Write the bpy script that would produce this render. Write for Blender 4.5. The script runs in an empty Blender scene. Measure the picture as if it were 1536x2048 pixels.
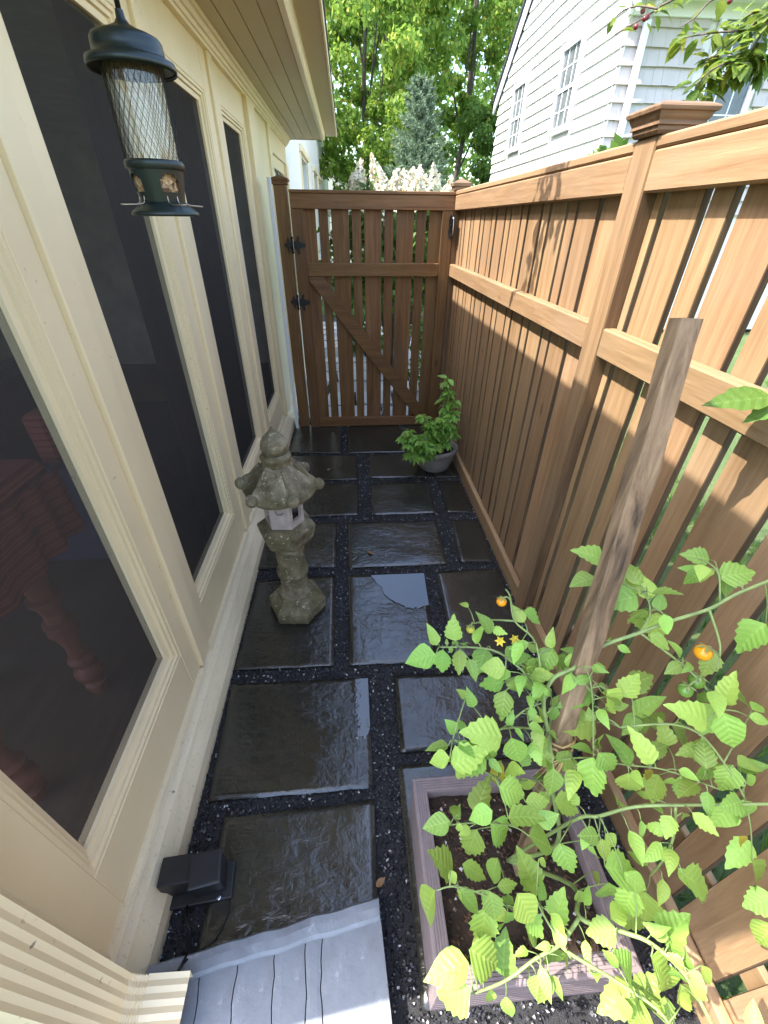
import bpy, math, random
import numpy as np
from mathutils import Vector, Matrix, noise

random.seed(7)
np.random.seed(7)
SC = bpy.context.scene
COL = SC.collection
R = math.radians

# ------------------------------------------------------------------ camera
cam_d = bpy.data.cameras.new('camera')
cam = bpy.data.objects.new('camera', cam_d)
COL.objects.link(cam)
SC.camera = cam
cam_d.sensor_fit = 'VERTICAL'
cam_d.sensor_height = 36.0
cam_d.sensor_width = 27.0
cam_d.lens = 14.80
cam_d.clip_start = 0.02
cam_d.clip_end = 500.0
yaw, pit, rol = 0.0790777, 0.6045257, -0.0110944
fwd = Vector((math.sin(yaw)*math.cos(pit), math.cos(yaw)*math.cos(pit), -math.sin(pit)))
rgt = Vector((math.cos(yaw), -math.sin(yaw), 0))
dwn = fwd.cross(rgt)
r2 = rgt*math.cos(rol) + dwn*math.sin(rol)
d2 = dwn*math.cos(rol) - rgt*math.sin(rol)
m = Matrix((r2, -d2, -fwd)).transposed().to_4x4()
m.translation = Vector((0, 0, 1.65))
cam.matrix_world = m

# ------------------------------------------------------------------ sky and sun
SUN_FROM = Vector((-1.0, -0.10, 1.48)).normalized()
elev = math.asin(SUN_FROM.z)
azim = math.atan2(SUN_FROM.x, SUN_FROM.y)
wd = bpy.data.worlds.new('World')
SC.world = wd
wd.use_nodes = True
wn = wd.node_tree
sky = wn.nodes.new('ShaderNodeTexSky')
sky.sky_type = 'NISHITA'
sky.sun_disc = False
sky.sun_elevation = elev
sky.sun_rotation = azim
sky.air_density = 1.0
sky.dust_density = 2.2
sky.ozone_density = 1.0
bg = wn.nodes['Background']
bg.inputs['Strength'].default_value = 0.15
wn.links.new(sky.outputs[0], bg.inputs['Color'])
sun_d = bpy.data.lights.new('sun', 'SUN')
sun_d.energy = 2.1
sun_d.angle = R(0.55)
sun_d.color = (1.0, 0.955, 0.88)
sun = bpy.data.objects.new('sun', sun_d)
COL.objects.link(sun)
sun.rotation_euler = (-SUN_FROM).to_track_quat('-Z', 'Y').to_euler()
SC.view_settings.view_transform = 'Standard'
SC.view_settings.look = 'None'
SC.view_settings.gamma = 1.0
SC.view_settings.use_curve_mapping = False
SC.view_settings.exposure = 2.6
SC.cycles.max_bounces = 10
SC.cycles.diffuse_bounces = 5
SC.cycles.transparent_max_bounces = 16
SC.cycles.caustics_reflective = False
SC.cycles.caustics_refractive = False

# ------------------------------------------------------------------ material helpers
class NT:
    def __init__(s, name):
        s.m = bpy.data.materials.new(name)
        s.m.use_nodes = True
        s.t = s.m.node_tree
        s.b = s.t.nodes['Principled BSDF']
        s.out = s.t.nodes['Material Output']
    def n(s, typ, **kw):
        x = s.t.nodes.new('ShaderNode' + typ)
        for k, v in kw.items():
            if k.startswith('i_'):
                key = k[2:]
                key = int(key) if key.isdigit() else key.replace('_', ' ')
                s.set(x.inputs[key], v)
            else:
                setattr(x, k, v)
        return x
    def set(s, sock, v):
        if isinstance(v, bpy.types.NodeSocket):
            s.t.links.new(v, sock)
        elif isinstance(v, bpy.types.Node):
            s.t.links.new(v.outputs[0], sock)
        else:
            if isinstance(v, (tuple, list)) and len(v) == 3 and sock.type == 'RGBA':
                v = (*v, 1)
            sock.default_value = v
    def p(s, **kw):
        for k, v in kw.items():
            s.set(s.b.inputs[k.replace('_', ' ')], v)
    def ramp(s, fac, stops, interp='LINEAR'):
        x = s.n('ValToRGB')
        x.color_ramp.interpolation = interp
        e = x.color_ramp.elements
        while len(e) < len(stops):
            e.new(0.5)
        for el, (pos, c) in zip(e, stops):
            el.position = pos
            el.color = (*c, 1) if len(c) == 3 else c
        s.set(x.inputs[0], fac)
        return x.outputs[0]
    def coords(s, scale=(1, 1, 1), kind='Object', rnd=True):
        tc = s.n('TexCoord')
        v = tc.outputs[kind]
        if rnd:
            oi = s.n('ObjectInfo')
            mu = s.n('VectorMath', operation='MULTIPLY_ADD')
            cb = s.n('CombineXYZ', i_0=oi.outputs['Random'], i_1=oi.outputs['Random'], i_2=oi.outputs['Random'])
            s.set(mu.inputs[0], cb)
            mu.inputs[1].default_value = (31.7, 17.3, 43.1)
            s.set(mu.inputs[2], v)
            v = mu.outputs[0]
        mp = s.n('Mapping')
        s.set(mp.inputs['Vector'], v)
        mp.inputs['Scale'].default_value = scale
        return mp.outputs[0]
    def noise(s, vec, scale, detail=4, rough=.55, dist=0):
        x = s.n('TexNoise')
        s.set(x.inputs['Vector'], vec)
        x.inputs['Scale'].default_value = scale
        x.inputs['Detail'].default_value = detail
        x.inputs['Roughness'].default_value = rough
        x.inputs['Distortion'].default_value = dist
        return x.outputs[0]
    def mix(s, fac, a, b, mode='MIX'):
        x = s.n('Mix', data_type='RGBA', blend_type=mode)
        s.set(x.inputs[0], fac); s.set(x.inputs[6], a); s.set(x.inputs[7], b)
        return x.outputs[2]
    def math(s, op, a, b=0.0, clamp=False):
        x = s.n('Math', operation=op, use_clamp=clamp)
        s.set(x.inputs[0], a); s.set(x.inputs[1], b)
        return x.outputs[0]
    def bump(s, h, strength=.3, dist=.01, nrm=None):
        x = s.n('Bump')
        x.inputs['Strength'].default_value = strength
        x.inputs['Distance'].default_value = dist
        s.set(x.inputs['Height'], h)
        if nrm is not None:
            s.set(x.inputs['Normal'], nrm)
        return x.outputs[0]
    def vary(s, col, lo, hi, hue=0.0):
        oi = s.n('ObjectInfo')
        mr = s.n('MapRange', i_1=0.0, i_2=1.0, i_3=lo, i_4=hi)
        s.set(mr.inputs[0], oi.outputs['Random'])
        h = s.n('HueSaturation')
        s.set(h.inputs['Value'], mr.outputs[0]); s.set(h.inputs['Color'], col)
        if hue:
            mh = s.n('MapRange', i_1=0.0, i_2=1.0, i_3=0.5-hue, i_4=0.5+hue)
            x = s.math('FRACT', s.math('MULTIPLY', oi.outputs['Random'], 7.31))
            s.set(mh.inputs[0], x); s.set(h.inputs['Hue'], mh.outputs[0])
        return h.outputs[0]

def wood(name, dark, mid, light, axis, rough=.62, lo=.82, hi=1.10, wear=0.35):
    t = NT(name)
    sc = [16, 16, 16]; sc['XYZ'.index(axis)] = .9
    v = t.coords(tuple(sc))
    a = t.noise(v, 1.6, 7, .6, 1.2)
    b = t.noise(v, 9.0, 5, .7, .3)
    c = t.ramp(a, [(.28, dark), (.5, mid), (.72, light)])
    c = t.mix(.33, c, t.ramp(b, [(.3, (.5, .46, .42)), (.62, (1.05, 1.05, 1.05))]), 'MULTIPLY')
    v2 = t.coords((3, 3, 3))
    w = t.noise(v2, 1.3, 5, .6)
    c = t.mix(t.math('MULTIPLY', t.ramp(w, [(.5, (0, 0, 0)), (.75, (1, 1, 1))]), wear), c,
              tuple(.55*x + .10 for x in mid))
    ks = [7.0, 7.0, 7.0]; ks['XYZ'.index(axis)] = 2.6
    vo = t.n('TexVoronoi'); vo.inputs['Scale'].default_value = 1.0
    t.set(vo.inputs['Vector'], t.coords(tuple(ks)))
    kn = t.math('MULTIPLY', t.ramp(vo.outputs['Distance'], [(.05, (1, 1, 1)), (.13, (0, 0, 0))]), t.ramp(vo.outputs['Color'], [(.62, (0, 0, 0)), (.66, (1, 1, 1))]))
    c = t.mix(t.math('MULTIPLY', kn, .7), c, tuple(x*.35 for x in dark))
    ds = [8.0, 8.0, 8.0]; ds['XYZ'.index(axis)] = .8
    dr = t.noise(t.coords(tuple(ds)), 1.0, 6, .62)
    c = t.mix(t.math('MULTIPLY', t.ramp(dr, [(.52, (0, 0, 0)), (.72, (1, 1, 1))]), .42), c, tuple(x*.5+.015 for x in dark))
    c = t.vary(c, lo, hi, .004)
    t.p(Base_Color=c, Roughness=rough)
    t.b.inputs['Specular IOR Level'].default_value = .3
    t.p(Normal=t.bump(t.math('ADD', a, t.math('MULTIPLY', b, .6)), .35, .003))
    return t.m

def paint(name, col, rough=.45, dirt=.3, speck=True, sc=1.0, grime=0.0):
    t = NT(name)
    v = t.coords((sc, sc, sc))
    a = t.noise(v, 2.2, 6, .6)
    c = t.mix(t.math('MULTIPLY', t.ramp(a, [(.35, (0, 0, 0)), (.8, (1, 1, 1))]), dirt), col,
              (col[0]*.62, col[1]*.58, col[2]*.48))
    if speck:
        s1 = t.noise(v, 55, 2, .5)
        s2 = t.noise(v, 4, 3, .5)
        k = t.math('MULTIPLY', t.ramp(s1, [(.70, (0, 0, 0)), (.76, (1, 1, 1))]), t.ramp(s2, [(.45, (0, 0, 0)), (.7, (1, 1, 1))]))
        c = t.mix(t.math('MULTIPLY', k, .75), c, (.07, .055, .035))
    if grime:
        g1 = t.noise(t.coords((6, 1.2, 9)), 2.0, 7, .7, .6)
        c = t.mix(t.math('MULTIPLY', t.ramp(g1, [(.50, (0, 0, 0)), (.70, (1, 1, 1))]), grime), c, (.20, .17, .09))
        g2 = t.noise(v, 90, 3, .6)
        c = t.mix(t.math('MULTIPLY', t.ramp(g2, [(.60, (0, 0, 0)), (.70, (1, 1, 1))]), grime), c, (.11, .09, .06))
    t.p(Base_Color=c, Roughness=rough)
    t.p(Normal=t.bump(t.noise(v, 60, 4, .6), .10, .002))
    return t.m

def plain(name, col, rough=.5, metal=0.0, bump=0.0, bs=80, var=.25):
    t = NT(name)
    v = t.coords()
    a = t.noise(v, bs*.25, 5, .6)
    c = t.mix(t.ramp(a, [(.3, (0, 0, 0)), (.7, (1, 1, 1))]), tuple(x*(1-var) for x in col), tuple(min(1, x*(1+var)) for x in col))
    t.p(Base_Color=c, Roughness=rough, Metallic=metal)
    if bump:
        t.p(Normal=t.bump(t.noise(v, bs, 4, .6), bump, .003))
    return t.m

def leafmat(name, a, b, trans=.45, rough=.4, vein=True):
    t = NT(name)
    v = t.coords((1, 1, 1))
    c = t.mix(t.noise(v, 5, 4), a, b)
    c = t.vary(c, .55, 1.12, .02)
    tc = t.n('TexCoord'); sx = t.n('SeparateXYZ'); t.set(sx.inputs[0], tc.outputs['Object'])
    ay = t.math('ABSOLUTE', sx.outputs['Y'])
    ph = t.math('FRACT', t.math('MULTIPLY', t.math('SUBTRACT', sx.outputs['X'], t.math('MULTIPLY', ay, .75)), 6.5))
    tri = t.math('ABSOLUTE', t.math('SUBTRACT', ph, .5))
    vn = t.ramp(tri, [(.0, (1, 1, 1)), (.09, (0, 0, 0))])
    mr = t.ramp(ay, [(.0, (1, 1, 1)), (.028, (0, 0, 0))])
    ve = t.math('MAXIMUM', t.math('MULTIPLY', vn, .55), mr)
    c = t.mix(t.math('MULTIPLY', ve, .22), c, tuple(min(1, x*1.25+.05) for x in b))
    pu = t.math('ADD', t.math('MULTIPLY', tri, 1.0), t.math('MULTIPLY', t.noise(v, 22, 3), .6))
    t.p(Base_Color=c, Roughness=rough)
    t.b.inputs['Specular IOR Level'].default_value = .4
    t.p(Normal=t.bump(pu, .22, .03))
    tr = t.n('BsdfTranslucent')
    hs = t.n('HueSaturation'); hs.inputs['Hue'].default_value = .497; hs.inputs['Value'].default_value = 1.1
    t.set(hs.inputs['Color'], c)
    t.set(tr.inputs['Color'], hs.outputs[0])
    mx = t.n('MixShader'); mx.inputs[0].default_value = trans
    t.t.links.new(t.b.outputs[0], mx.inputs[1]); t.t.links.new(tr.outputs[0], mx.inputs[2])
    t.t.links.new(mx.outputs[0], t.out.inputs[0])
    return t.m

def attrleaf(name, stops, trans=.35, rough=.5):
    """crown leaves: colour from a per-face value of the leaf itself"""
    t = NT(name)
    at = t.n('Attribute', attribute_name='rnd')
    c = t.ramp(at.outputs['Fac'], stops)
    t.p(Base_Color=c, Roughness=rough)
    t.b.inputs['Specular IOR Level'].default_value = .25
    tr = t.n('BsdfTranslucent')
    t.set(tr.inputs['Color'], c)
    mx = t.n('MixShader'); mx.inputs[0].default_value = trans
    t.t.links.new(t.b.outputs[0], mx.inputs[1]); t.t.links.new(tr.outputs[0], mx.inputs[2])
    t.t.links.new(mx.outputs[0], t.out.inputs[0])
    return t.m

M = {}
FD, FM, FL = (.258, .152, .075), (.338, .212, .112), (.39, .255, .140)
for ax in 'XYZ':
    M['wood'+ax] = wood('stained_wood_'+ax, FD, FM, FL, ax)
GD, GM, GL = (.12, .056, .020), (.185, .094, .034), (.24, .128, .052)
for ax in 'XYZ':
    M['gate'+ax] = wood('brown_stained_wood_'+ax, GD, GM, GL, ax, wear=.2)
M['edge'] = wood('rough_shaded_edge', (.055, .032, .016), (.10, .060, .030), (.17, .105, .055), 'Z', rough=.9, wear=.2)  # rough picket sides, coloured darker to stand in for shade in the gaps
M['capwood'] = wood('weathered_cap_wood', (.10, .06, .035), (.20, .12, .065), (.30, .2, .12), 'X', wear=.6)
M['stake'] = wood('old_stake_wood', (.055, .040, .030), (.25, .165, .10), (.42, .295, .185), 'Z', rough=.85, wear=.2, lo=1.0, hi=1.05)
M['cream'] = paint('cream_paint', (.82, .68, .43), .42, .25)
M['creamdirty'] = paint('dirty_cream_paint', (.82, .70, .47), .5, .5, grime=.22)
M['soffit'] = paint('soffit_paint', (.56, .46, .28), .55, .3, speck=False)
M['white'] = paint('white_paint', (.80, .80, .78), .5, .08, speck=False)
M['offwhite'] = paint('off_white_siding', (.78, .77, .73), .55, .10, speck=False)
M['shingle'] = paint('grey_shingle', (.53, .48, .46), .7, .25, speck=False, sc=3)
M['vinyl'] = paint('white_vinyl', (.82, .83, .85), .35, .05, speck=False)
M['black'] = plain('black_iron', (.012, .012, .013), .45, .3, .2)
M['steel'] = plain('bright_steel', (.6, .6, .62), .2, 1.0)
M['plastic'] = plain('dark_grey_plastic', (.016, .0155, .015), .5, 0, .1)
M['feeder'] = plain('dark_green_metal', (.013, .022, .019), .36, .1, .05, 40)
M['wire'] = plain('dark_wire', (.03, .035, .03), .4, .6)
M['copper'] = plain('tarnished_perch', (.42, .34, .26), .35, .9)
M['potmat'] = plain('weathered_clay_pot', (.235, .205, .18), .75, 0, .4, 60, .3)
M['soil'] = plain('potting_soil', (.030, .018, .011), .9, 0, 1.0, 120, .6)
M['planter'] = plain('mauve_brown_plastic', (.215, .168, .168), .55, 0, .08, 150, .12)
M['roof'] = plain('asphalt_shingle', (.06, .06, .065), .9, 0, .5, 90)
M['bark'] = plain('grey_brown_bark', (.10, .08, .06), .9, 0, .8, 40, .35)
M['twig'] = plain('brown_twig', (.11, .075, .055), .7, 0, .3, 90)
M['stem'] = plain('pale_green_stem', (.22, .30, .10), .5, 0, .2, 150)
M['basilstem'] = plain('basil_stem', (.20, .33, .10), .5, 0, .1, 150)
M['straw'] = plain('straw_twine', (.50, .34, .16), .7)
M['leaf'] = leafmat('tomato_leaf', (.31, .53, .095), (.41, .61, .12), .27, .36)
M['leafyellow'] = leafmat('yellowing_leaf', (.55, .42, .04), (.42, .42, .06), .4, .5)
M['basil'] = leafmat('basil_leaf', (.21, .43, .06), (.32, .54, .10), .35, .3)
M['cherryleaf'] = leafmat('crab_leaf', (.13, .24, .03), (.24, .30, .05), .45, .4)
M['shrubleaf'] = leafmat('shrub_leaf', (.09, .20, .035), (.16, .28, .05), .4, .4)
M['petal'] = leafmat('yellow_petal', (.85, .70, .06), (.80, .64, .05), .3, .5)
M['berry'] = plain('dark_red_berry', (.16, .018, .02), .3, 0, .1)
M['fruitorange'] = plain('orange_tomato', (.80, .33, .012), .16, 0, 0, 20, .06)
M['fruitgreen'] = plain('green_tomato', (.12, .24, .04), .16, 0, 0, 20, .1)
M['fruityellowgreen'] = plain('half_ripe_tomato', (.45, .42, .05), .2, 0, 0, 20, .1)
M['navy'] = plain('navy_cloth', (.030, .034, .075), .9, 0, .2, 200)
M['redcloth'] = None
M['redwood'] = wood('red_brown_turned_wood', (.16, .05, .032), (.24, .08, .05), (.30, .11, .07), 'Z', rough=.35)
M['darkwood'] = wood('dark_floor_wood', (.05, .035, .025), (.085, .06, .042), (.11, .08, .055), 'Y', rough=.4)
M['greywall'] = plain('grey_wall', (.62, .57, .50), .8, 0, .1, 20)
M['tanwall'] = plain('tan_wall', (.30, .25, .19), .8, 0, .1, 20)

# striped red cloth
t = NT('red_striped_cloth')
v = t.coords((1, 1, 1), rnd=False)
wv = t.n('TexWave', bands_direction='Z'); wv.inputs['Scale'].default_value = 9; wv.inputs['Distortion'].default_value = .6
t.set(wv.inputs['Vector'], v)
c = t.ramp(wv.outputs[0], [(.0, (.20, .03, .03)), (.55, (.32, .06, .045)), (.8, (.45, .17, .10)), (.95, (.25, .04, .035))])
t.p(Base_Color=c, Roughness=.9, Normal=t.bump(t.noise(v, 220, 2), .3, .003))
M['redcloth'] = t.m

# insect screen: fine dark mesh lets part of the light through
t = NT('insect_screen')
tr = t.n('BsdfTransparent'); tr.inputs[0].default_value = (.80, .80, .82, 1)
df = t.n('BsdfDiffuse'); df.inputs[0].default_value = (.085, .077, .068, 1)
mx = t.n('MixShader')
mx.inputs[0].default_value = .42
t.t.links.new(tr.outputs[0], mx.inputs[1]); t.t.links.new(df.outputs[0], mx.inputs[2])
t.t.links.new(mx.outputs[0], t.out.inputs[0])
M['screen'] = t.m

# window glass
t = NT('window_glass')
t.p(Base_Color=(.10, .12, .13), Roughness=.03)
t.b.inputs['Specular IOR Level'].default_value = .8
M['glass'] = t.m
M['skyglass'] = plain('sky_grey_window_glass', (.12, .135, .14), .05, 0, 0, 20, .3)  # reflected sky is painted into the grey base colour of these panes
# clear plastic tube
t = NT('clear_plastic')
t.p(Base_Color=(.93, .95, .93), Roughness=.06)
t.b.inputs['Transmission Weight'].default_value = .0
gl = t.n('BsdfGlossy'); gl.inputs['Roughness'].default_value = .06; gl.inputs[0].default_value = (.9, .9, .88, 1)
tr = t.n('BsdfTransparent'); tr.inputs[0].default_value = (.9, .92, .9, 1)
df = t.n('BsdfDiffuse'); df.inputs[0].default_value = (.34, .28, .20, 1)
mx = t.n('MixShader'); mx.inputs[0].default_value = .22
m2 = t.n('MixShader'); m2.inputs[0].default_value = .08
t.t.links.new(tr.outputs[0], mx.inputs[1]); t.t.links.new(df.outputs[0], mx.inputs[2])
t.t.links.new(mx.outputs[0], m2.inputs[1]); t.t.links.new(gl.outputs[0], m2.inputs[2])
t.t.links.new(m2.outputs[0], t.out.inputs[0])
M['clear'] = t.m
# seed
t = NT('bird_seed')
v = t.coords((1, 1, 1), rnd=False)
vo = t.n('TexVoronoi'); vo.inputs['Scale'].default_value = 160; t.set(vo.inputs['Vector'], v)
t.p(Base_Color=t.ramp(vo.outputs['Color'], [(.2, (.25, .13, .06)), (.5, (.55, .36, .18)), (.8, (.12, .06, .03))]), Roughness=.8,
    Normal=t.bump(vo.outputs['Distance'], 1, .004))
M['seed'] = t.m

# wet slate
t = NT('wet_slate')
v = t.coords((1, 1, 1))
h1 = t.noise(v, 5.5, 9, .58, .5)
rid = t.noise(t.coords((30, 9, 9)), 1.0, 7, .62, .9)
fine = t.noise(v, 75, 5, .6)
hh = t.math('ADD', t.math('MULTIPLY', h1, .8), t.math('MULTIPLY', rid, .22))
hh = t.math('ADD', hh, t.math('MULTIPLY', t.noise(t.coords((1.0, 1.7, 1.0)), 20, 5, .58, .9), .55))
hh = t.math('ADD', hh, t.math('MULTIPLY', fine, .07))
wet = t.noise(v, 3.4, 5, .6)
wat = hh
patch = t.noise(v, 2.6, 5, .6)
c = t.ramp(patch, [(.25, (.018, .019, .017)), (.48, (.028, .027, .022)), (.62, (.035, .033, .025)), (.8, (.046, .044, .038))])
c = t.mix(.5, c, t.ramp(t.noise(v, 24, 6, .65), [(.3, (.55, .55, .55)), (.7, (1.25, 1.2, 1.1))]), 'MULTIPLY')
c = t.vary(c, .8, 1.35)
drymap = t.noise(v, 1.7, 4, .6)
rg2 = t.math('ADD', .03, t.math('MULTIPLY', wet, .10))
rg3 = t.math('ADD', rg2, t.math('MULTIPLY', t.ramp(drymap, [(.45, (0, 0, 0)), (.7, (1, 1, 1))]), .10))
t.p(Base_Color=c, Roughness=rg3)
t.b.inputs['Specular IOR Level'].default_value = .9
rv = t.ramp(t.noise(v, 1.9, 3, .5), [(.35, (.16, .16, .16)), (.62, (.80, .80, .80))])
bp = t.n('Bump'); bp.inputs['Distance'].default_value = .011; t.set(bp.inputs['Strength'], rv); t.set(bp.inputs['Height'], wat)
t.p(Normal=bp.outputs[0])
M['slate'] = t.m
t = NT('standing_water')
t.p(Base_Color=(.022, .023, .022), Roughness=.015)
t.b.inputs['Specular IOR Level'].default_value = 1.0
t.p(Normal=t.bump(t.noise(t.coords(), 30, 3, .6), .10, .004))
M['water'] = t.m

# gravel, wet crushed stone
t = NT('wet_gravel')
at = t.n('Attribute', attribute_name='rnd')
c = t.ramp(at.outputs['Fac'], [(.0, (.012, .012, .014)), (.55, (.028, .028, .032)), (.86, (.06, .06, .064)), (.945, (.13, .13, .13)), (.972, (.46, .45, .42)), (1, (.6, .6, .58))])
t.p(Base_Color=c, Roughness=.28)
M['gravel'] = t.m
M['gravelbed'] = plain('gravel_bed', (.014, .014, .016), .6, 0, 1.0, 260, .5)
# lawn
t = NT('lawn')
v = t.coords((1, 1, 1), rnd=False)
c = t.ramp(t.noise(v, 1.2, 8, .65), [(.3, (.075, .13, .03)), (.55, (.125, .185, .05)), (.75, (.17, .225, .07))])
t.p(Base_Color=c, Roughness=.9, Normal=t.bump(t.noise(v, 60, 5, .7), 1, .05))
M['lawn'] = t.m
# flagstone
t = NT('pale_flagstone')
v = t.coords()
c = t.ramp(t.noise(v, 4, 6, .6), [(.3, (.36, .36, .35)), (.7, (.52, .52, .50))])
t.p(Base_Color=t.vary(c, .7, 1.15), Roughness=.6, Normal=t.bump(t.noise(v, 14, 5, .6), .4, .01))
M['flag'] = t.m
# lichen stone of the lantern
t = NT('mossy_cast_stone')
v = t.coords((1, 1, 1))
a = t.noise(v, 13, 8, .68, .3)
c = t.ramp(a, [(.28, (.045, .036, .020)), (.42, (.12, .096, .054)), (.55, (.22, .182, .112)), (.66, (.36, .31, .21)), (.78, (.50, .46, .36))])
b = t.noise(v, 5, 5, .6)
c = t.mix(t.math('MULTIPLY', t.ramp(b, [(.45, (0, 0, 0)), (.65, (1, 1, 1))]), .75), c, t.mix(t.noise(v, 40, 4), (.060, .052, .018), (.15, .125, .045)))
sp = t.noise(v, 48, 3, .6)
c = t.mix(t.ramp(sp, [(.62, (0, 0, 0)), (.70, (1, 1, 1))]), c, (.46, .42, .30))
t.p(Base_Color=c, Roughness=.85)
t.p(Normal=t.bump(t.math('ADD', a, t.math('MULTIPLY', t.noise(v, 90, 5, .7), .5)), .8, .008))
M['stone'] = t.m
M['pinkstone'] = plain('pale_pink_cast_stone', (.44, .37, .33), .85, 0, .5, 90, .22)
# grey painted step
t = NT('grey_painted_step')
v = t.coords((1, 1, 1), rnd=False)
c = t.ramp(t.noise(v, 7, 7, .65), [(.3, (.16, .175, .195)), (.6, (.22, .24, .262)), (.8, (.26, .28, .30))])
st = t.noise(t.coords((1, 1, 1), rnd=False), 3.0, 5, .6)
c = t.mix(t.math('MULTIPLY', t.ramp(st, [(.5, (0, 0, 0)), (.7, (1, 1, 1))]), .6), c, (.13, .105, .09))
sp2 = t.noise(v, 70, 4, .65)
c = t.mix(t.math('MULTIPLY', t.ramp(sp2, [(.62, (0, 0, 0)), (.70, (1, 1, 1))]), .35), c, (.10, .09, .085))
c = t.mix(t.math('MULTIPLY', t.ramp(t.noise(v, 30, 5, .7), [(.6, (0, 0, 0)), (.7, (1, 1, 1))]), .5), c, (.44, .45, .46))
t.p(Base_Color=c, Roughness=.5, Normal=t.bump(t.math('ADD', t.noise(v, 22, 6, .65), t.math('MULTIPLY', sp2, .3)), .35, .005))
M['step'] = t.m
# crown leaves
M['maple'] = attrleaf('maple_leaves', [(.0, (.13, .23, .035)), (.45, (.21, .35, .05)), (.8, (.30, .43, .07)), (.95, (.38, .46, .08)), (1, (.48, .38, .08))], .5)
M['maplefar'] = attrleaf('far_leaves', [(.0, (.10, .18, .035)), (.6, (.17, .28, .05)), (1, (.23, .34, .07))], .5)
M['spruce'] = attrleaf('blue_spruce_needles', [(.0, (.11, .17, .10)), (.6, (.19, .27, .17)), (1, (.27, .36, .25))], .3)
M['hydleaf'] = attrleaf('hydrangea_leaves', [(.0, (.06, .12, .025)), (.6, (.10, .19, .035)), (1, (.16, .26, .05))], .35)
M['hydflower'] = attrleaf('hydrangea_petals', [(.0, (.62, .60, .42)), (.6, (.76, .72, .56)), (1, (.80, .66, .56))], .25)
M['grassblade'] = attrleaf('grass_blades', [(.0, (.07, .14, .02)), (1, (.17, .28, .045))], .35)

# ------------------------------------------------------------------ geometry helpers
WP = {}                                    # world position of unrotated parents
def link(name, me, parent=None, loc=(0, 0, 0), rot=None, mw=None):
    o = bpy.data.objects.new(name, me)
    COL.objects.link(o)
    if parent is not None:
        o.parent = parent
    if mw is not None:
        o.matrix_local = mw
    else:
        o.location = loc
        if rot is not None:
            o.rotation_euler = rot
    return o

def mesh(name, V, F, mat, smooth=False):
    me = bpy.data.meshes.new(name)
    me.from_pydata([tuple(map(float, v)) for v in V], [], [tuple(f) for f in F])
    if mat is not None:
        me.materials.append(mat)
    if smooth:
        me.polygons.foreach_set('use_smooth', [True]*len(me.polygons))
    me.update()
    return me

def tag(o, label, cat, group=None):
    o['label'] = label; o['category'] = cat
    if group: o['group'] = group
    return o

def thing(name, label, cat, loc=(0, 0, 0), rotz=0, group=None):
    o = link(name, None, None, loc, (0, 0, rotz))
    o.empty_display_size = .05
    WP[o.name] = Vector(loc)
    return tag(o, label, cat, group)

def struct(o):
    o['kind'] = 'structure'
    return o

_cb = {}
def cbox_mesh(sx, sy, sz, c, mat, edge=None):
    key = (round(sx, 4), round(sy, 4), round(sz, 4), c, mat.name, edge.name if edge else '')
    if key in _cb: return _cb[key]
    x, y, z = sx/2, sy/2, sz/2
    c = min(c, x*.4, y*.4, z*.4)
    V = []; ids = {}
    for i in (-1, 1):
        for j in (-1, 1):
            for k in (-1, 1):
                for ax in range(3):
                    p = [i*(x-c), j*(y-c), k*(z-c)]
                    p[ax] = (i*x, j*y, k*z)[ax]
                    ids[(i, j, k, ax)] = len(V); V.append(p)
    F = []
    for ax in range(3):
        o1, o2 = [a for a in range(3) if a != ax]
        for s in (-1, 1):
            f = []
            for a, b in ((-1, -1), (1, -1), (1, 1), (-1, 1)):
                q = [0, 0, 0]; q[ax] = s; q[o1] = a; q[o2] = b
                f.append(ids[(*q, ax)])
            F.append(f)
    for ax in range(3):
        o1, o2 = [a for a in range(3) if a != ax]
        for a in (-1, 1):
            for b in (-1, 1):
                q0 = [0, 0, 0]; q1 = [0, 0, 0]
                q0[ax] = -1; q1[ax] = 1
                for q in (q0, q1): q[o1] = a; q[o2] = b
                F.append([ids[(*q0, o1)], ids[(*q1, o1)], ids[(*q1, o2)], ids[(*q0, o2)]])
    for i in (-1, 1):
        for j in (-1, 1):
            for k in (-1, 1):
                F.append([ids[(i, j, k, 0)], ids[(i, j, k, 1)], ids[(i, j, k, 2)]])
    import bmesh
    me = mesh('box', V, F, mat)
    bm = bmesh.new(); bm.from_mesh(me); bmesh.ops.recalc_face_normals(bm, faces=bm.faces); bm.to_mesh(me); bm.free()
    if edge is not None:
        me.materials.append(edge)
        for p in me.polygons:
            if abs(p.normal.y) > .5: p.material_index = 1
    _cb[key] = me
    return me

def box(name, x0, x1, y0, y1, z0, z1, mat, parent=None, c=.003, rot=None, edge=None):
    """chamfered block given by world limits; parents are unrotated"""
    me = cbox_mesh(x1-x0, y1-y0, z1-z0, c, mat, edge)
    w = Vector(((x0+x1)/2, (y0+y1)/2, (z0+z1)/2))
    base = WP.get(parent.name, Vector()) if parent is not None else Vector()
    o = link(name, me, parent, w-base, rot)
    WP[o.name] = w
    return o

def part(name, V, F, mat, parent=None, smooth=False):
    """mesh given in world coordinates; origin moved to its centre"""
    V = np.array(V, dtype=float)
    c = (V.min(0)+V.max(0))/2
    me = mesh(name, V-c, F, mat, smooth)
    w = Vector(c)
    base = WP.get(parent.name, Vector()) if parent is not None else Vector()
    o = link(name, me, parent, w-base)
    WP[o.name] = w
    return o

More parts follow.
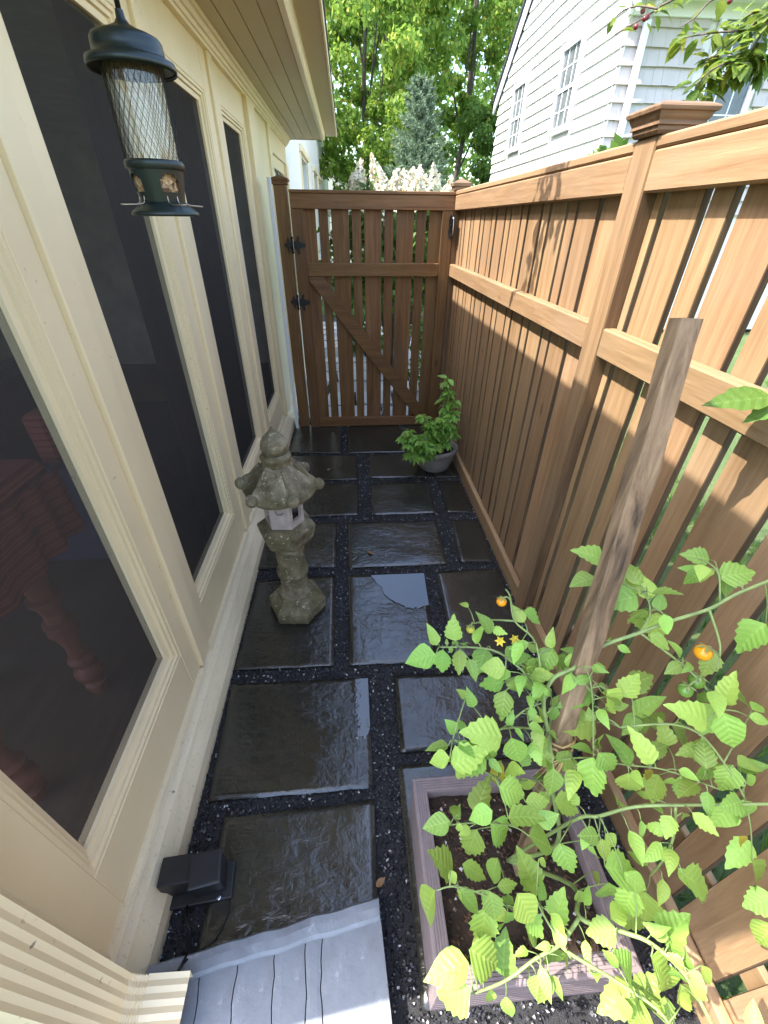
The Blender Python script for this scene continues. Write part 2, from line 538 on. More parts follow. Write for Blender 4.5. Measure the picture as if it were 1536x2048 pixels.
class MB:
    def __init__(s): s.V = []; s.F = []
    def add(s, V, F):
        n = len(s.V); s.V += [tuple(v) for v in V]; s.F += [[i+n for i in f] for f in F]
        return s
    def box(s, x0, x1, y0, y1, z0, z1):
        return s.add([(x, y, z) for x in (x0, x1) for y in (y0, y1) for z in (z0, z1)],
                     [(0, 1, 3, 2), (4, 6, 7, 5), (0, 4, 5, 1), (2, 3, 7, 6), (0, 2, 6, 4), (1, 5, 7, 3)])
    def lathe(s, prof, c=(0, 0, 0), n=24, cap=True):
        V = []; F = []
        for z, r in prof:
            for i in range(n):
                a = 2*math.pi*i/n
                V.append((c[0]+r*math.cos(a), c[1]+r*math.sin(a), c[2]+z))
        for k in range(len(prof)-1):
            for i in range(n):
                j = (i+1) % n
                F.append((k*n+i, k*n+j, (k+1)*n+j, (k+1)*n+i))
        if cap:
            F.append(tuple(range(n-1, -1, -1))); F.append(tuple((len(prof)-1)*n+i for i in range(n)))
        return s.add(V, F)
    def tube(s, pts, r0, r1=None, n=6, cap=True):
        r1 = r0 if r1 is None else r1
        P = [Vector(p) for p in pts]
        V = []; F = []
        up = Vector((0.123, .31, .94))
        for i, p in enumerate(P):
            d = (P[min(i+1, len(P)-1)]-P[max(i-1, 0)])
            if d.length < 1e-9: d = Vector((0, 0, 1))
            d.normalize()
            a = d.cross(up)
            if a.length < .05: a = d.cross(Vector((1, 0, 0)))
            a.normalize(); b = d.cross(a)
            r = r0+(r1-r0)*i/max(1, len(P)-1)
            for k in range(n):
                t = 2*math.pi*k/n
                V.append(p+a*(r*math.cos(t))+b*(r*math.sin(t)))
        for i in range(len(P)-1):
            for k in range(n):
                l = (k+1) % n
                F.append((i*n+k, i*n+l, (i+1)*n+l, (i+1)*n+k))
        if cap:
            F.append(tuple(range(n-1, -1, -1))); F.append(tuple((len(P)-1)*n+k for k in range(n)))
        return s.add(V, F)
    def sphere(s, c, r, n=12, m=8, sz=1.0):
        prof = [(-r*sz*math.cos(math.pi*k/m), max(1e-4, r*math.sin(math.pi*k/m))) for k in range(m+1)]
        return s.lathe(prof, c, n)
    def obj(s, name, mat, parent=None, smooth=False):
        return part(name, s.V, s.F, mat, parent, smooth)

def spline(P, n=5):
    P = [Vector(p) for p in P]
    if len(P) < 3: return P
    out = []
    for i in range(len(P)-1):
        a = P[max(i-1, 0)]; b = P[i]; c = P[i+1]; d = P[min(i+2, len(P)-1)]
        for k in range(n):
            t = k/n
            out.append(.5*((2*b)+(c-a)*t+(2*a-5*b+4*c-d)*t*t+(3*b-a-3*c+d)*t**3))
    out.append(P[-1])
    return out

def fixn(o):
    import bmesh
    bm = bmesh.new(); bm.from_mesh(o.data); bmesh.ops.recalc_face_normals(bm, faces=bm.faces); bm.to_mesh(o.data); bm.free()
    return o

def setrnd(me, vals):
    a = me.attributes.new('rnd', 'FLOAT', 'FACE')
    a.data.foreach_set('value', np.asarray(vals, dtype=np.float32))

# ------------------------------------------------------------------ ground
g = struct(link('ground', mesh('ground', [(-200, -200, -.06), (200, -200, -.06), (200, 300, -.06), (-200, 300, -.06)], [(0, 1, 2, 3)], M['lawn'])))
bed = struct(link('patio_bed', mesh('patio_bed', [(-.70, -2.2, -.014), (.90, -2.2, -.014), (.90, 4.02, -.014), (-.70, 4.02, -.014)], [(0, 1, 2, 3)], M['gravelbed'])))
WP['patio_bed'] = Vector()

def paver(pts, amp=.0030, thick=.035):
    """riven slab: quad in plan (4 corners), own relief on top, uneven edges"""
    p = [Vector((a, b)) for a, b in pts]
    L = max((p[1]-p[0]).length, (p[2]-p[3]).length); W = max((p[3]-p[0]).length, (p[2]-p[1]).length)
    nx = max(6, int(L/.022)); ny = max(6, int(W/.022))
    seed = random.uniform(0, 99)
    V = []; F = []
    tilt = (random.uniform(-.0025, .0025), random.uniform(-.0025, .0025))
    for j in range(ny+1):
        for i in range(nx+1):
            u = i/nx; v = j/ny
            q = (p[0]*(1-u)+p[1]*u)*(1-v)+(p[3]*(1-u)+p[2]*u)*v
            e = min(u*L, (1-u)*L, v*W, (1-v)*W)
            if e < 1e-6:
                q = q+Vector((noise.noise((q.x*14, q.y*14, seed)), noise.noise((q.x*14, q.y*14, seed+5))))*.003
            h = noise.fractal((q.x*5, q.y*5, seed), 1, 2, 5)*amp + (noise.noise((q.x*2.2, q.y*7, seed+9)))*amp
            h += tilt[0]*(u-.5)+tilt[1]*(v-.5)
            if e < 1e-6: h -= .0006+.0016*max(0, noise.noise((q.x*30, q.y*30, seed)))
            V.append((q.x, q.y, h))
    n = nx+1
    for j in range(ny):
        for i in range(nx):
            F.append((j*n+i, j*n+i+1, (j+1)*n+i+1, (j+1)*n+i))
    rim = [i for i in range(n)]+[j*n+nx for j in range(1, ny+1)]+[ny*n+i for i in range(nx-1, -1, -1)]+[j*n for j in range(ny-1, 0, -1)]
    b0 = len(V)
    for r in rim: V.append((V[r][0], V[r][1], -thick))
    k = len(rim)
    for a in range(k):
        b = (a+1) % k
        F.append((rim[b], rim[a], b0+a, b0+b))
    o = part('paver', V, F, M['slate'], bed)
    sm = [True]*(nx*ny)+[False]*k
    o.data.polygons.foreach_set('use_smooth', sm)
    return o

PAV = [
 # row by the gate
 [(-.565, 3.32), (-.124, 3.302), (-.118, 3.93), (-.555, 3.93)], [(-.060, 3.298), (.46, 3.29), (.46, 3.93), (-.055, 3.93)], [(.50, 3.29), (.815, 3.28), (.815, 3.93), (.50, 3.93)],
 [(-.60, 2.85), (.021, 2.838), (.016, 3.254), (-.60, 3.284)], [(.11, 2.859), (.557, 2.846), (.557, 3.245), (.12, 3.248)], [(.62, 2.84), (.812, 2.84), (.812, 3.24), (.62, 3.24)],
 [(-.61, 2.36), (.016, 2.36), (.019, 2.777), (-.60, 2.79)], [(.11, 2.354), (.553, 2.351), (.552, 2.765), (.115, 2.771)], [(.62, 2.352), (.806, 2.34), (.81, 2.769), (.638, 2.771)],
 [(-.585, 1.85), (-.129, 1.844), (-.132, 2.278), (-.58, 2.28)], [(-.056, 1.826), (.523, 1.829), (.533, 2.266), (-.057, 2.264)], [(.600, 1.84), (.80, 1.83), (.806, 2.262), (.630, 2.264)],
 [(-.568, 1.186), (-.125, 1.178), (-.137, 1.772), (-.56, 1.745)], [(-.057, 1.178), (.343, 1.173), (.376, 1.76), (-.058, 1.767)], [(.426, 1.19), (.80, 1.19), (.80, 1.77), (.446, 1.764)],
 [(-.545, .668), (.028, .67), (.028, 1.109), (-.56, 1.118)], [(.135, .784), (.80, .79), (.80, 1.10), (.138, 1.109)],
 [(-.478, .18), (.025, .19), (.026, .633), (-.474, .612)], [(.124, .150), (.70, .16), (.70, .742), (.119, .741)],
]
slabs = [paver(p) for p in PAV]

def puddle(pts, par, rag, z=.0036):
    P = [Vector((*p, 0)) for p in pts]
    Q = []
    for i in range(len(P)):
        a = P[i]; b = P[(i+1) % len(P)]; k = max(1, int((b-a).length/.004))
        Q += [a.lerp(b, j/k) for j in range(k)]
    P = Q
    c = sum(P, Vector())/len(P)
    V = [(c.x, c.y, z-.001)]
    for q in P:
        edge_ = rag(q)
        e = Vector((noise.fractal((q.x*46, q.y*46, 1), .8, 2, 5), noise.fractal((q.x*46, q.y*46, 8), .8, 2, 5), 0))*edge_
        V.append((q.x+e.x, q.y+e.y, z))
    for q in V[1:len(P)+1]:
        d = Vector((q[0]-c.x, q[1]-c.y, 0)).normalized()*.003
        V.append((q[0]+d.x, q[1]+d.y, z-.004))
    n = len(P)
    F = [tuple(range(1, n+1))]+[(1+i, 1+n+i, 1+n+(i+1) % n, 1+(i+1) % n) for i in range(n)]
    o = fixn(part('puddle', V, F, M['water'], par))
    return o
puddle([(.069, 1.752), (.13, 1.754), (.371, 1.752), (.360, 1.512), (.303, 1.494), (.248, 1.5), (.185, 1.546), (.134, 1.599), (.124, 1.653), (.097, 1.696)], slabs[13], lambda q: .001 if q.x > .345 or q.y > 1.73 else .010)
puddle([(-.03, 1.104), (.0245, 1.104), (.0245, .883), (.010, .850), (-.035, .855), (-.023, .879), (-.034, .909), (-.034, .986), (-.043, 1.045), (-.054, 1.08)], slabs[15], lambda q: .001 if q.x > .015 or q.y > 1.09 else .009)

# gravel chips between the slabs (uncountable)
def inside(p, q):
    s = 0
    for i in range(4):
        a = q[i]; b = q[(i+1) % 4]
        c = (b[0]-a[0])*(p[1]-a[1])-(b[1]-a[1])*(p[0]-a[0])
        s += 1 if c > 0 else -1
    return abs(s) == 4
def gravel(name, region, n, rmin, rmax, zbase):
    V = []; F = []; rn = []
    cnt = 0
    oct_ = [(1, 0, 0), (-1, 0, 0), (0, 1, 0), (0, -1, 0), (0, 0, 1), (0, 0, -1)]
    of = [(0, 2, 4), (2, 1, 4), (1, 3, 4), (3, 0, 4), (2, 0, 5), (1, 2, 5), (3, 1, 5), (0, 3, 5)]
    while cnt < n:
        x = random.uniform(region[0], region[1]); y = random.uniform(region[2], region[3])
        if any(inside((x, y), q) for q in PAV): continue
        cnt += 1
        r = random.uniform(rmin, rmax)
        q = Matrix.Rotation(random.uniform(0, 6.28), 3, Vector((random.gauss(0, 1), random.gauss(0, 1), random.gauss(0, 1))).normalized())
        sx = Vector((random.uniform(.7, 1.4), random.uniform(.6, 1.1), random.uniform(.45, .9)))
        b = len(V)
        for a in oct_:
            w = q @ Vector((a[0]*sx.x*r, a[1]*sx.y*r, a[2]*sx.z*r))
            V.append((x+w.x, y+w.y, zbase+w.z+random.uniform(0, .003)))
        F += [(b+i, b+j, b+k) for i, j, k in of]
        rn += [random.random()]*8
    me = mesh(name, V, F, M['gravel'])
    setrnd(me, rn)
    o = link(name, me)
    o['kind'] = 'stuff'
    tag(o, 'wet black crushed gravel filling the joints between the slabs', 'gravel')
    return o
gravel('gravel', (-.66, .85, -.35, 4.0), 26000, .0032, .0062, -.009)

# flagstones beyond the gate
path = struct(link('garden_path', mesh('garden_path', [(-.7, 4.02, -.03), (1.3, 4.02, -.03), (1.6, 10, -.03), (-.7, 10, -.03)], [(0, 1, 2, 3)], M['gravelbed'])))
WP['garden_path'] = Vector()
yy = 4.06
while yy < 9.0:
    d = random.uniform(.32, .5)
    xx = -.66+random.uniform(-.1, .05)
    while xx < 1.15:
        w = random.uniform(.3, .6)
        g_ = .022
        q = [(xx+g_, yy+g_), (xx+w-g_, yy+g_), (xx+w-g_, yy+d-g_), (xx+g_, yy+d-g_)]
        ring = []
        for i in range(4):
            a = Vector(q[i]); b = Vector(q[(i+1) % 4])
            for k in range(3):
                p = a.lerp(b, k/3)+Vector((random.uniform(-.02, .02), random.uniform(-.02, .02)))
                ring.append(p)
        n = len(ring)
        zt = .005+random.uniform(0, .012)
        V = [(p.x, p.y, zt) for p in ring]+[(p.x, p.y, -.04) for p in ring]
        F = [tuple(range(n))]+[(i, n+i, n+(i+1) % n, (i+1) % n) for i in range(n)]
        fixn(part('flagstone', V, F, M['flag'], path))
        xx += w
    yy += d

# ------------------------------------------------------------------ screened porch (left)
porch = thing('screened_porch', 'cream painted screened porch with tall dark screens and board soffit', 'porch', (-.66, 0, 0))
PX = -.66
PE = 6.25                                   # far end of the porch
Y0 = .10                                    # near corner
# sill
prof = [(-.575, -.03), (-.575, .012), (-.582, .045), (-.618, .088), (-.622, .094), (-.668, .112), (-.72, .112), (-.72, -.03)]
def extr_y(name, prof, y0, y1, mat, parent, smooth=False):
    n = len(prof)
    V = [(x, y0, z) for x, z in prof]+[(x, y1, z) for x, z in prof]
    F = [(i, (i+1) % n, n+(i+1) % n, n+i) for i in range(n)]+[tuple(range(n-1, -1, -1)), tuple(range(n, 2*n))]
    return fixn(part(name, V, F, mat, parent, smooth))
sl = extr_y('sill', prof, Y0, PE, M['creamdirty'], porch)
# sill nosing bead where the bottom rails meet the sill
for a, b in ((Y0, 1.115), (1.205, 2.045), (2.13, 3.0), (3.09, 3.86)):
    extr_y('bead', [(-.648, .111), (-.641, .118), (-.648, .130), (-.664, .132), (-.664, .108)], a+.004, b-.004, M['creamdirty'], porch)

GWIN = [(.43, .985), (1.33, 1.887), (2.287, 2.84), (3.25, 3.80)]
GZ = (.372, 2.118)
posts = [(.10, .285), (1.115, 1.205), (2.045, 2.13), (3.0, 3.09), (3.94, 4.05)]
def window(y0, y1, pa, pb):
    """one screen panel between two posts: frame boards, stepped bead, screen"""
    z0, z1 = GZ
    wn = link('screen_panel', None, porch, Vector((PX, (y0+y1)/2, 1.2))-WP[porch.name]); WP[wn.name] = Vector((PX, (y0+y1)/2, 1.2))
    wn.empty_display_size = .05
    xf = -.664
    bd = .045
    box('stile', -.72, xf, pa+.001, y0-bd, .1125, 2.33, M['cream'], wn, .002)
    box('stile', -.72, xf, y1+bd, pb-.001, .1125, 2.33, M['cream'], wn, .002)
    box('rail', -.72, xf-.001, y0-bd+.0005, y1+bd-.0005, .1135, z0-bd, M['cream'], wn, .002)
    box('rail', -.72, xf-.001, y0-bd+.0005, y1+bd-.0005, z1+bd, 2.329, M['cream'], wn, .002)
    # stepped bead, mitred ring
    steps = [(0, -.668), (.012, -.668), (.014, -.676), (.026, -.676), (.028, -.686), (bd, -.690), (bd, -.72)]
    ring = []
    for o_, x in steps:
        a = bd-o_
        ring.append([(x, y0-a, z0-a), (x, y1+a, z0-a), (x, y1+a, z1+a), (x, y0-a, z1+a)])
    V = [p for r in ring for p in r]
    F = []
    for k in range(len(ring)-1):
        for i in range(4):
            j = (i+1) % 4
            F.append((k*4+i, k*4+j, (k+1)*4+j, (k+1)*4+i))
    part('bead', V, F, M['cream'], wn)
    box('screen', -.7015, -.7005, y0-.004, y1+.004, z0-.004, z1+.004, M['screen'], wn, .0002)
for i, (a, b) in enumerate(GWIN):
    window(a, b, posts[i][1], posts[i+1][0] if i < 3 else 3.90)
box('post', -.72, -.652, .10, .285, .1125, 2.33, M['cream'], porch, .003)
for a, b in posts[1:4]:
    box('post', -.72, -.648, a, b, .138, 2.329, M['cream'], porch, .004)
# corner board beside the gate, then wall with a sash window beyond
box('corner_board', -.72, -.630, 3.905, 4.16, .1125, 2.335, M['cream'], porch, .005)
box('wall_panel', -.72, -.662, 4.161, 4.86, .1125, 2.335, M['cream'], porch, .004)
box('trim_board', -.72, -.640, 4.861, 4.99, .1125, 2.335, M['cream'], porch, .005)
box('wall_panel', -.72, -.664, 4.991, 6.20, .1125, .9, M['cream'], porch, .004)
box('head_board', -.72, -.655, 4.991, 6.20, 2.16, 2.335, M['cream'], porch, .004)
box('trim_board', -.72, -.640, 6.05, 6.20, .901, 2.159, M['cream'], porch, .005)
box('sash', -.70, -.672, 4.992, 6.049, 2.06, 2.158, M['cream'], porch, .003)
box('sash', -.70, -.672, 5.0, 5.06, .902, 2.059, M['cream'], porch, .003)
box('sash', -.70, -.672, 5.99, 6.048, .902, 2.059, M['cream'], porch, .003)
box('pane', -.695, -.690, 5.061, 5.989, .902, 2.059, M['glass'], porch, .0005)
box('end_wall', -3.4, -.73, 6.1005, 6.20, .0, 2.3855, M['greywall'], porch, .003)
# header mouldings under the soffit
extr_y('crown_moulding', [(-.664, 2.325), (-.640, 2.325), (-.636, 2.335), (-.628, 2.337), (-.622, 2.350), (-.612, 2.353), (-.606, 2.372), (-.596, 2.376), (-.592, 2.3905), (-.72, 2.3905), (-.72, 2.33)], Y0, PE, M['cream'], porch)
# soffit boards
xs = [-.60, -.505, -.41, -.315, -.252]
sx0 = [-.72, -.512, -.417, -.322]
edges = [-.72, -.528, -.434, -.340, -.254]
for a, b in zip(edges[:-1], edges[1:]):
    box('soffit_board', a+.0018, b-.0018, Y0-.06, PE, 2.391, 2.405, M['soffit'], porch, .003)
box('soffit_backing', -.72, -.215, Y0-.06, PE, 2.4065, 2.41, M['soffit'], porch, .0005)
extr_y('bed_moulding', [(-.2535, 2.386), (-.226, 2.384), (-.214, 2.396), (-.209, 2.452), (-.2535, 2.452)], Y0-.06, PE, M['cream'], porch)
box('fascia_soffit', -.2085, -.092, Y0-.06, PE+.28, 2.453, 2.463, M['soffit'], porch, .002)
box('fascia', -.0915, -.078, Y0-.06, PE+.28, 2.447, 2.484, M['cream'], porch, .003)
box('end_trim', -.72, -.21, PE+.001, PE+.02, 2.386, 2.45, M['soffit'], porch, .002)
# roof slab
V = [(-.070, Y0-.08, 2.500), (-.070, PE+.3, 2.500), (-3.8, PE+.3, 3.95), (-3.8, Y0-.08, 3.95),
     (-.070, Y0-.08, 2.493), (-.070, PE+.3, 2.493), (-3.8, PE+.3, 3.965), (-3.8, Y0-.08, 3.965)]
V[:4] = [(-.070, Y0-.08, 2.4855), (-.070, PE+.3, 2.4855), (-3.8, PE+.3, 3.95), (-3.8, Y0-.08, 3.95)]
fixn(part('roof', V, [(0, 1, 2, 3), (4, 5, 6, 7), (0, 1, 5, 4), (1, 2, 6, 5), (2, 3, 7, 6), (3, 0, 4, 7)], M['roof'], porch))
# floor, ceiling, back wall of the porch room
box('porch_floor', -3.4, -.725, Y0, 6.1, -.02, .02, M['darkwood'], porch, .002)
box('ceiling', -3.47, -.725, Y0, 6.1, 2.37, 2.386, M['greywall'], porch, .002)
box('back_wall', -3.48, -3.402, Y0, 6.2, 0, 2.3695, M['greywall'], porch, .002)
box('back_door', -3.401, -3.35, 2.2, 3.1, .02, 2.1, M['darkwood'], porch, .006)
box('back_window', -3.401, -3.37, 3.6, 4.9, .9, 2.0, M['glass'], porch, .006)
box('chair_rail', -3.401, -3.38, .15, 2.19, .92, 1.0, M['darkwood'], porch, .006)
box('door_panel', -3.349, -3.335, 2.33, 2.97, 1.05, 1.95, M['tanwall'], porch, .006)
box('gable_board', -.72, -.3, Y0-.05, Y0-.02, 2.412, 2.6, M['cream'], porch, .003)

# navy curtain behind the far screens
cur = None
V = []; F = []
ny = 120
for i in range(ny+1):
    y = 1.95+(3.95-1.95)*i/ny
    x = -.86+.022*math.sin(i*.55)+.012*math.sin(i*1.3+1)
    for z in (.12, 1.2, 2.33): V.append((x, y, z))
for i in range(ny):
    for k in range(2): F.append((i*3+k, (i+1)*3+k, (i+1)*3+k+1, i*3+k+1))
cur = part('curtain', V, F, M['navy'], None, True)
tag(cur, 'dark navy curtain hanging behind the far porch screens', 'curtain')

# furniture seen dimly through the near screens
tb = thing('porch_table', 'red brown table with thick turned legs behind the nearest screen', 'table', (-1.25, 1.05, .02))
legp = [(0, .028), (.04, .040), (.06, .040), (.07, .026), (.10, .046), (.13, .052), (.15, .046), (.165, .028), (.19, .026), (.20, .044), (.215, .046), (.23, .032), (.30, .028), (.36, .040), (.37, .050), (.385, .050), (.395, .036), (.41, .050), (.425, .050), (.435, .034), (.47, .030), (.52, .040), (.53, .052), (.545, .052), (.555, .036), (.60, .040), (.65, .055), (.66, .055), (.78, .055)]
for x, y in ((-1.10, 1.12), (-1.12, .72), (-1.55, 1.12), (-1.55, .72)):
    MB().lathe(legp, (x, y, .02), 20).obj('leg', M['redwood'], tb, False)
box('tabletop', -1.62, -1.03, .64, 1.20, .80, .84, M['darkwood'], tb, .008)
cl = box('folded_blanket', -1.36, -1.04, .80, 1.36, .842, .99, M['redcloth'], None, .03)
tag(cl, 'red striped woven blanket folded on the porch table', 'blanket')
V = []; F = []
for i in range(41):
    y = .80+.56*i/40
    x = -1.022+.006*math.sin(i*.9)
    for k, z in enumerate((.95, .85, .70)): V.append((x+.006*k*math.sin(i*.7), y, z))
for i in range(40):
    for k in range(2): F.append((i*3+k, (i+1)*3+k, (i+1)*3+k+1, i*3+k+1))
part('hanging_end', V, F, M['redcloth'], cl, True)
sf = thing('porch_sofa', 'navy cushioned sofa in the porch behind the second screen', 'sofa', (-1.5, 2.5, .02))
box('seat', -1.9, -1.15, 1.98, 3.4, .30, .46, M['navy'], sf, .04)
box('backrest', -2.1, -1.9, 1.98, 3.4, .30, .95, M['navy'], sf, .04)
box('armrest', -1.9, -1.15, 1.85, 1.97, .1, .66, M['navy'], sf, .03)
box('base', -2.08, -1.17, 1.99, 3.39, .02, .29, M['darkwood'], sf, .01)
o = box('red_cushion', -1.62, -1.50, 2.05, 2.45, .468, .86, M['redcloth'], None, .04)
tag(o, 'red patterned cushion standing on the navy porch sofa', 'cushion')
ch = thing('porch_chair', 'dark slatted chair behind the red cloth in the porch', 'chair', (-2.2, 1.4, .02))
box('seat', -2.45, -2.02, 1.15, 1.6, .44, .48, M['darkwood'], ch, .008)
for x, y in ((-2.43, 1.17), (-2.43, 1.56), (-2.06, 1.17), (-2.06, 1.56)):
    box('leg', x, x+.04, y, y+.04, .021, .439, M['darkwood'], ch, .004)
for k in range(5):
    box('slat', -2.46, -2.44, 1.17+k*.09, 1.21+k*.09, .481, 1.05, M['darkwood'], ch, .003)
box('top_rail', -2.465, -2.43, 1.15, 1.6, 1.051, 1.13, M['darkwood'], ch, .006)

# ------------------------------------------------------------------ downspout at the near corner
ds = thing('downspout', 'beige corrugated downspout with an elbow at its foot by the near corner', 'downspout', (-.61, .19, .1))
def flute_rect(hx, hy, n=5, dep=.0035):
    out = []
    for (ax, ay), (bx, by) in (((-hx, -hy), (hx, -hy)), ((hx, -hy), (hx, hy)), ((hx, hy), (-hx, hy)), ((-hx, hy), (-hx, -hy))):
        L = math.hypot(bx-ax, by-ay); nx_, ny_ = (by-ay)/L, -(bx-ax)/L
        for k in range(n*4):
            t_ = k/(n*4)
            d = dep*(.5-.5*math.cos(t_*n*2*math.pi))
            out.append((ax+(bx-ax)*t_-nx_*d, ay+(by-ay)*t_-ny_*d))
    return out
pf = flute_rect(.036, .052)
n = len(pf)
V = []; F = []
for z in (.17, 2.36):
    V += [(-.606+x, .19+y, z) for x, y in pf]
F = [(i, (i+1) % n, n+(i+1) % n, n+i) for i in range(n)]
fixn(part('pipe', V, F, M['cream'], ds, False))
# elbow swept from vertical to outward, crimped
V = []; F = []
NS = 22
for s in range(NS+1):
    u = s/NS
    a = u*R(82)
    cx = -.606+.07*(1-math.cos(a)); cz = .17-.07*math.sin(a)
    crimp = 1.0+(.06 if s % 3 == 1 else 0)
    for x, y in pf:
        dx = x*crimp*math.cos(a); dz = x*crimp*math.sin(a)
        V.append((cx+dx, .19+y*crimp, cz+dz))
for s in range(NS):
    for i in range(n):
        F.append((s*n+i, s*n+(i+1) % n, (s+1)*n+(i+1) % n, (s+1)*n+i))
fixn(part('elbow', V, F, M['cream'], ds))
V = []
a = R(82)
for L in (0, .095):
    cx = -.606+.07*(1-math.cos(a))+math.sin(a)*L; cz = .17-.07*math.sin(a)-math.cos(a)*L
    for x, y in pf:
        V.append((cx+x*1.05*math.cos(a), .19+y*1.05, cz+x*1.05*math.sin(a)))
F = [(i, (i+1) % n, n+(i+1) % n, n+i) for i in range(n)]
fixn(part('outlet', V, F, M['cream'], ds))

# ------------------------------------------------------------------ wing of the house beyond the gate
wg = thing('house_wing', 'white rendered house wing beyond the porch with three tall windows', 'building', (-.70, 6.4, 0))
WX = -.70
wins = [(8.75, 10.1), (11.9, 13.0), (13.9, 15.2)]
ye = [6.30, *[v for w in wins for v in w], 21.0]
for i in range(0, len(ye), 2):
    box('wall', -1.0, WX, ye[i], ye[i+1], 0, 4.3, M['offwhite'], wg, .004)
for a, b in wins:
    box('wall', -1.0, WX-.0005, a+.0005, b-.0005, 0, .9, M['offwhite'], wg, .004)
    box('wall', -1.0, WX-.0005, a+.0005, b-.0005, 2.50, 4.299, M['offwhite'], wg, .004)
    w = box('window', -.82, -.80, a+.001, b-.001, .901, 2.499, M['glass'], wg, .001)
    box('frame', -.80, WX+.02, a-.10, a-.0005, .85, 2.53, M['cream'], w, .004)
    box('frame', -.80, WX+.02, b+.0005, b+.10, .85, 2.53, M['cream'], w, .004)
    box('head', -.80, WX+.045, a-.14, b+.14, 2.531, 2.62, M['cream'], w, .006)
    box('sill', -.80, WX+.05, a-.12, b+.12, .80, .849, M['cream'], w, .006)
    box('mullion', -.799, -.77, (a+b)/2-.03, (a+b)/2+.03, .902, 2.498, M['cream'], w, .003)
    box('mullion', -.799, -.771, a+.001, b-.001, 1.68, 1.74, M['cream'], w, .003)
box('corner_board', WX-.12, WX+.025, 20.88, 21.02, 0, 4.29, M['cream'], wg, .004)
box('fascia', -1.0, -.45, 6.3, 21.2, 4.31, 4.5, M['cream'], wg, .01)
V = [(-.40, 6.2, 4.501), (-.40, 21.3, 4.501), (-4.0, 21.3, 6.5), (-4.0, 6.2, 6.5), (-.40, 6.2, 4.55), (-.40, 21.3, 4.55), (-4.0, 21.3, 6.56), (-4.0, 6.2, 6.56)]
fixn(part('roof', V, [(0, 1, 2, 3), (4, 5, 6, 7), (0, 1, 5, 4), (1, 2, 6, 5), (2, 3, 7, 6), (3, 0, 4, 7)], M['roof'], wg))
# garage far behind
gr_ = thing('garage', 'small pale garage with a low sloping roof behind the house wing', 'garage', (1.0, 25, 0))
V = [(-.9, 22, 0), (.9, 22, 0), (.9, 22, 2.55), (0.0, 22, 3.2), (-.9, 22, 3.9), (-.9, 28, 0), (.9, 28, 0), (.9, 28, 2.55), (0, 28, 3.2), (-.9, 28, 3.9)]
F = [(0, 1, 2, 3, 4), (5, 9, 8, 7, 6), (1, 6, 7, 2), (0, 4, 9, 5)]
fixn(part('wall', V, F, M['offwhite'], gr_))
V = [(1.05, 21.8, 2.48), (1.05, 28.2, 2.48), (-.95, 28.2, 4.02), (-.95, 21.8, 4.02), (1.05, 21.8, 2.56), (1.05, 28.2, 2.56), (-.95, 28.2, 4.10), (-.95, 21.8, 4.10)]
fixn(part('roof', V, [(0, 1, 2, 3), (4, 5, 6, 7), (0, 1, 5, 4), (1, 2, 6, 5), (2, 3, 7, 6), (3, 0, 4, 7)], M['roof'], gr_))

# ------------------------------------------------------------------ gate
def cap_pyramid(name, cx, cy, z, h, half, rise, mat, par):
    mb = MB()
    V = []
    for zz, r in ((z, half*.86), (z+h*.35, half*.86), (z+h*.36, half), (z+h*.62, half), (z+h*.64, half*.96)):
        V += [(cx-r, cy-r, zz), (cx+r, cy-r, zz), (cx+r, cy+r, zz), (cx-r, cy+r, zz)]
    V.append((cx, cy, z+h*.64+rise))
    F = [(3, 2, 1, 0)]
    for k in range(4):
        for i in range(4):
            F.append((k*4+i, k*4+(i+1) % 4, (k+1)*4+(i+1) % 4, (k+1)*4+i))
    for i in range(4): F.append((16+i, 16+(i+1) % 4, 20))
    return fixn(part(name, V, F, mat, par))
gp = thing('gate_post', 'dark brown gate post with pyramid cap standing against the porch', 'post', (-.475, 3.93, 0))
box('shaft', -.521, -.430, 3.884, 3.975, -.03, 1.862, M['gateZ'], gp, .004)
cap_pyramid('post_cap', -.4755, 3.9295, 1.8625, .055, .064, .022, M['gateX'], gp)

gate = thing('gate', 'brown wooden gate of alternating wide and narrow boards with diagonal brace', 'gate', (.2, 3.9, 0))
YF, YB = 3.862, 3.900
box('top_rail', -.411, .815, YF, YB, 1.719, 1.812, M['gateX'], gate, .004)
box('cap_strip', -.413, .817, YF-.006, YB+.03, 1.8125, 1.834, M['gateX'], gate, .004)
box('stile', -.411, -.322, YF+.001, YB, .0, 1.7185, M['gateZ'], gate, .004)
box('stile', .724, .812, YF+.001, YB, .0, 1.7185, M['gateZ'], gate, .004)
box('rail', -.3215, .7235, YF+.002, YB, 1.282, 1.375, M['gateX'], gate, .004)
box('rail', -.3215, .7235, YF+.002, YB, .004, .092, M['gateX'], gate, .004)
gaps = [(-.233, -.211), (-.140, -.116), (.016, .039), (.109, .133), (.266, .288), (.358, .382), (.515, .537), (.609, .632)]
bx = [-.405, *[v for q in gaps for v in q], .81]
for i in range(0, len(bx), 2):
    box('board', bx[i], bx[i+1], YB+.001, YB+.020, .02, 1.80, M['gateZ'], gate, .002)
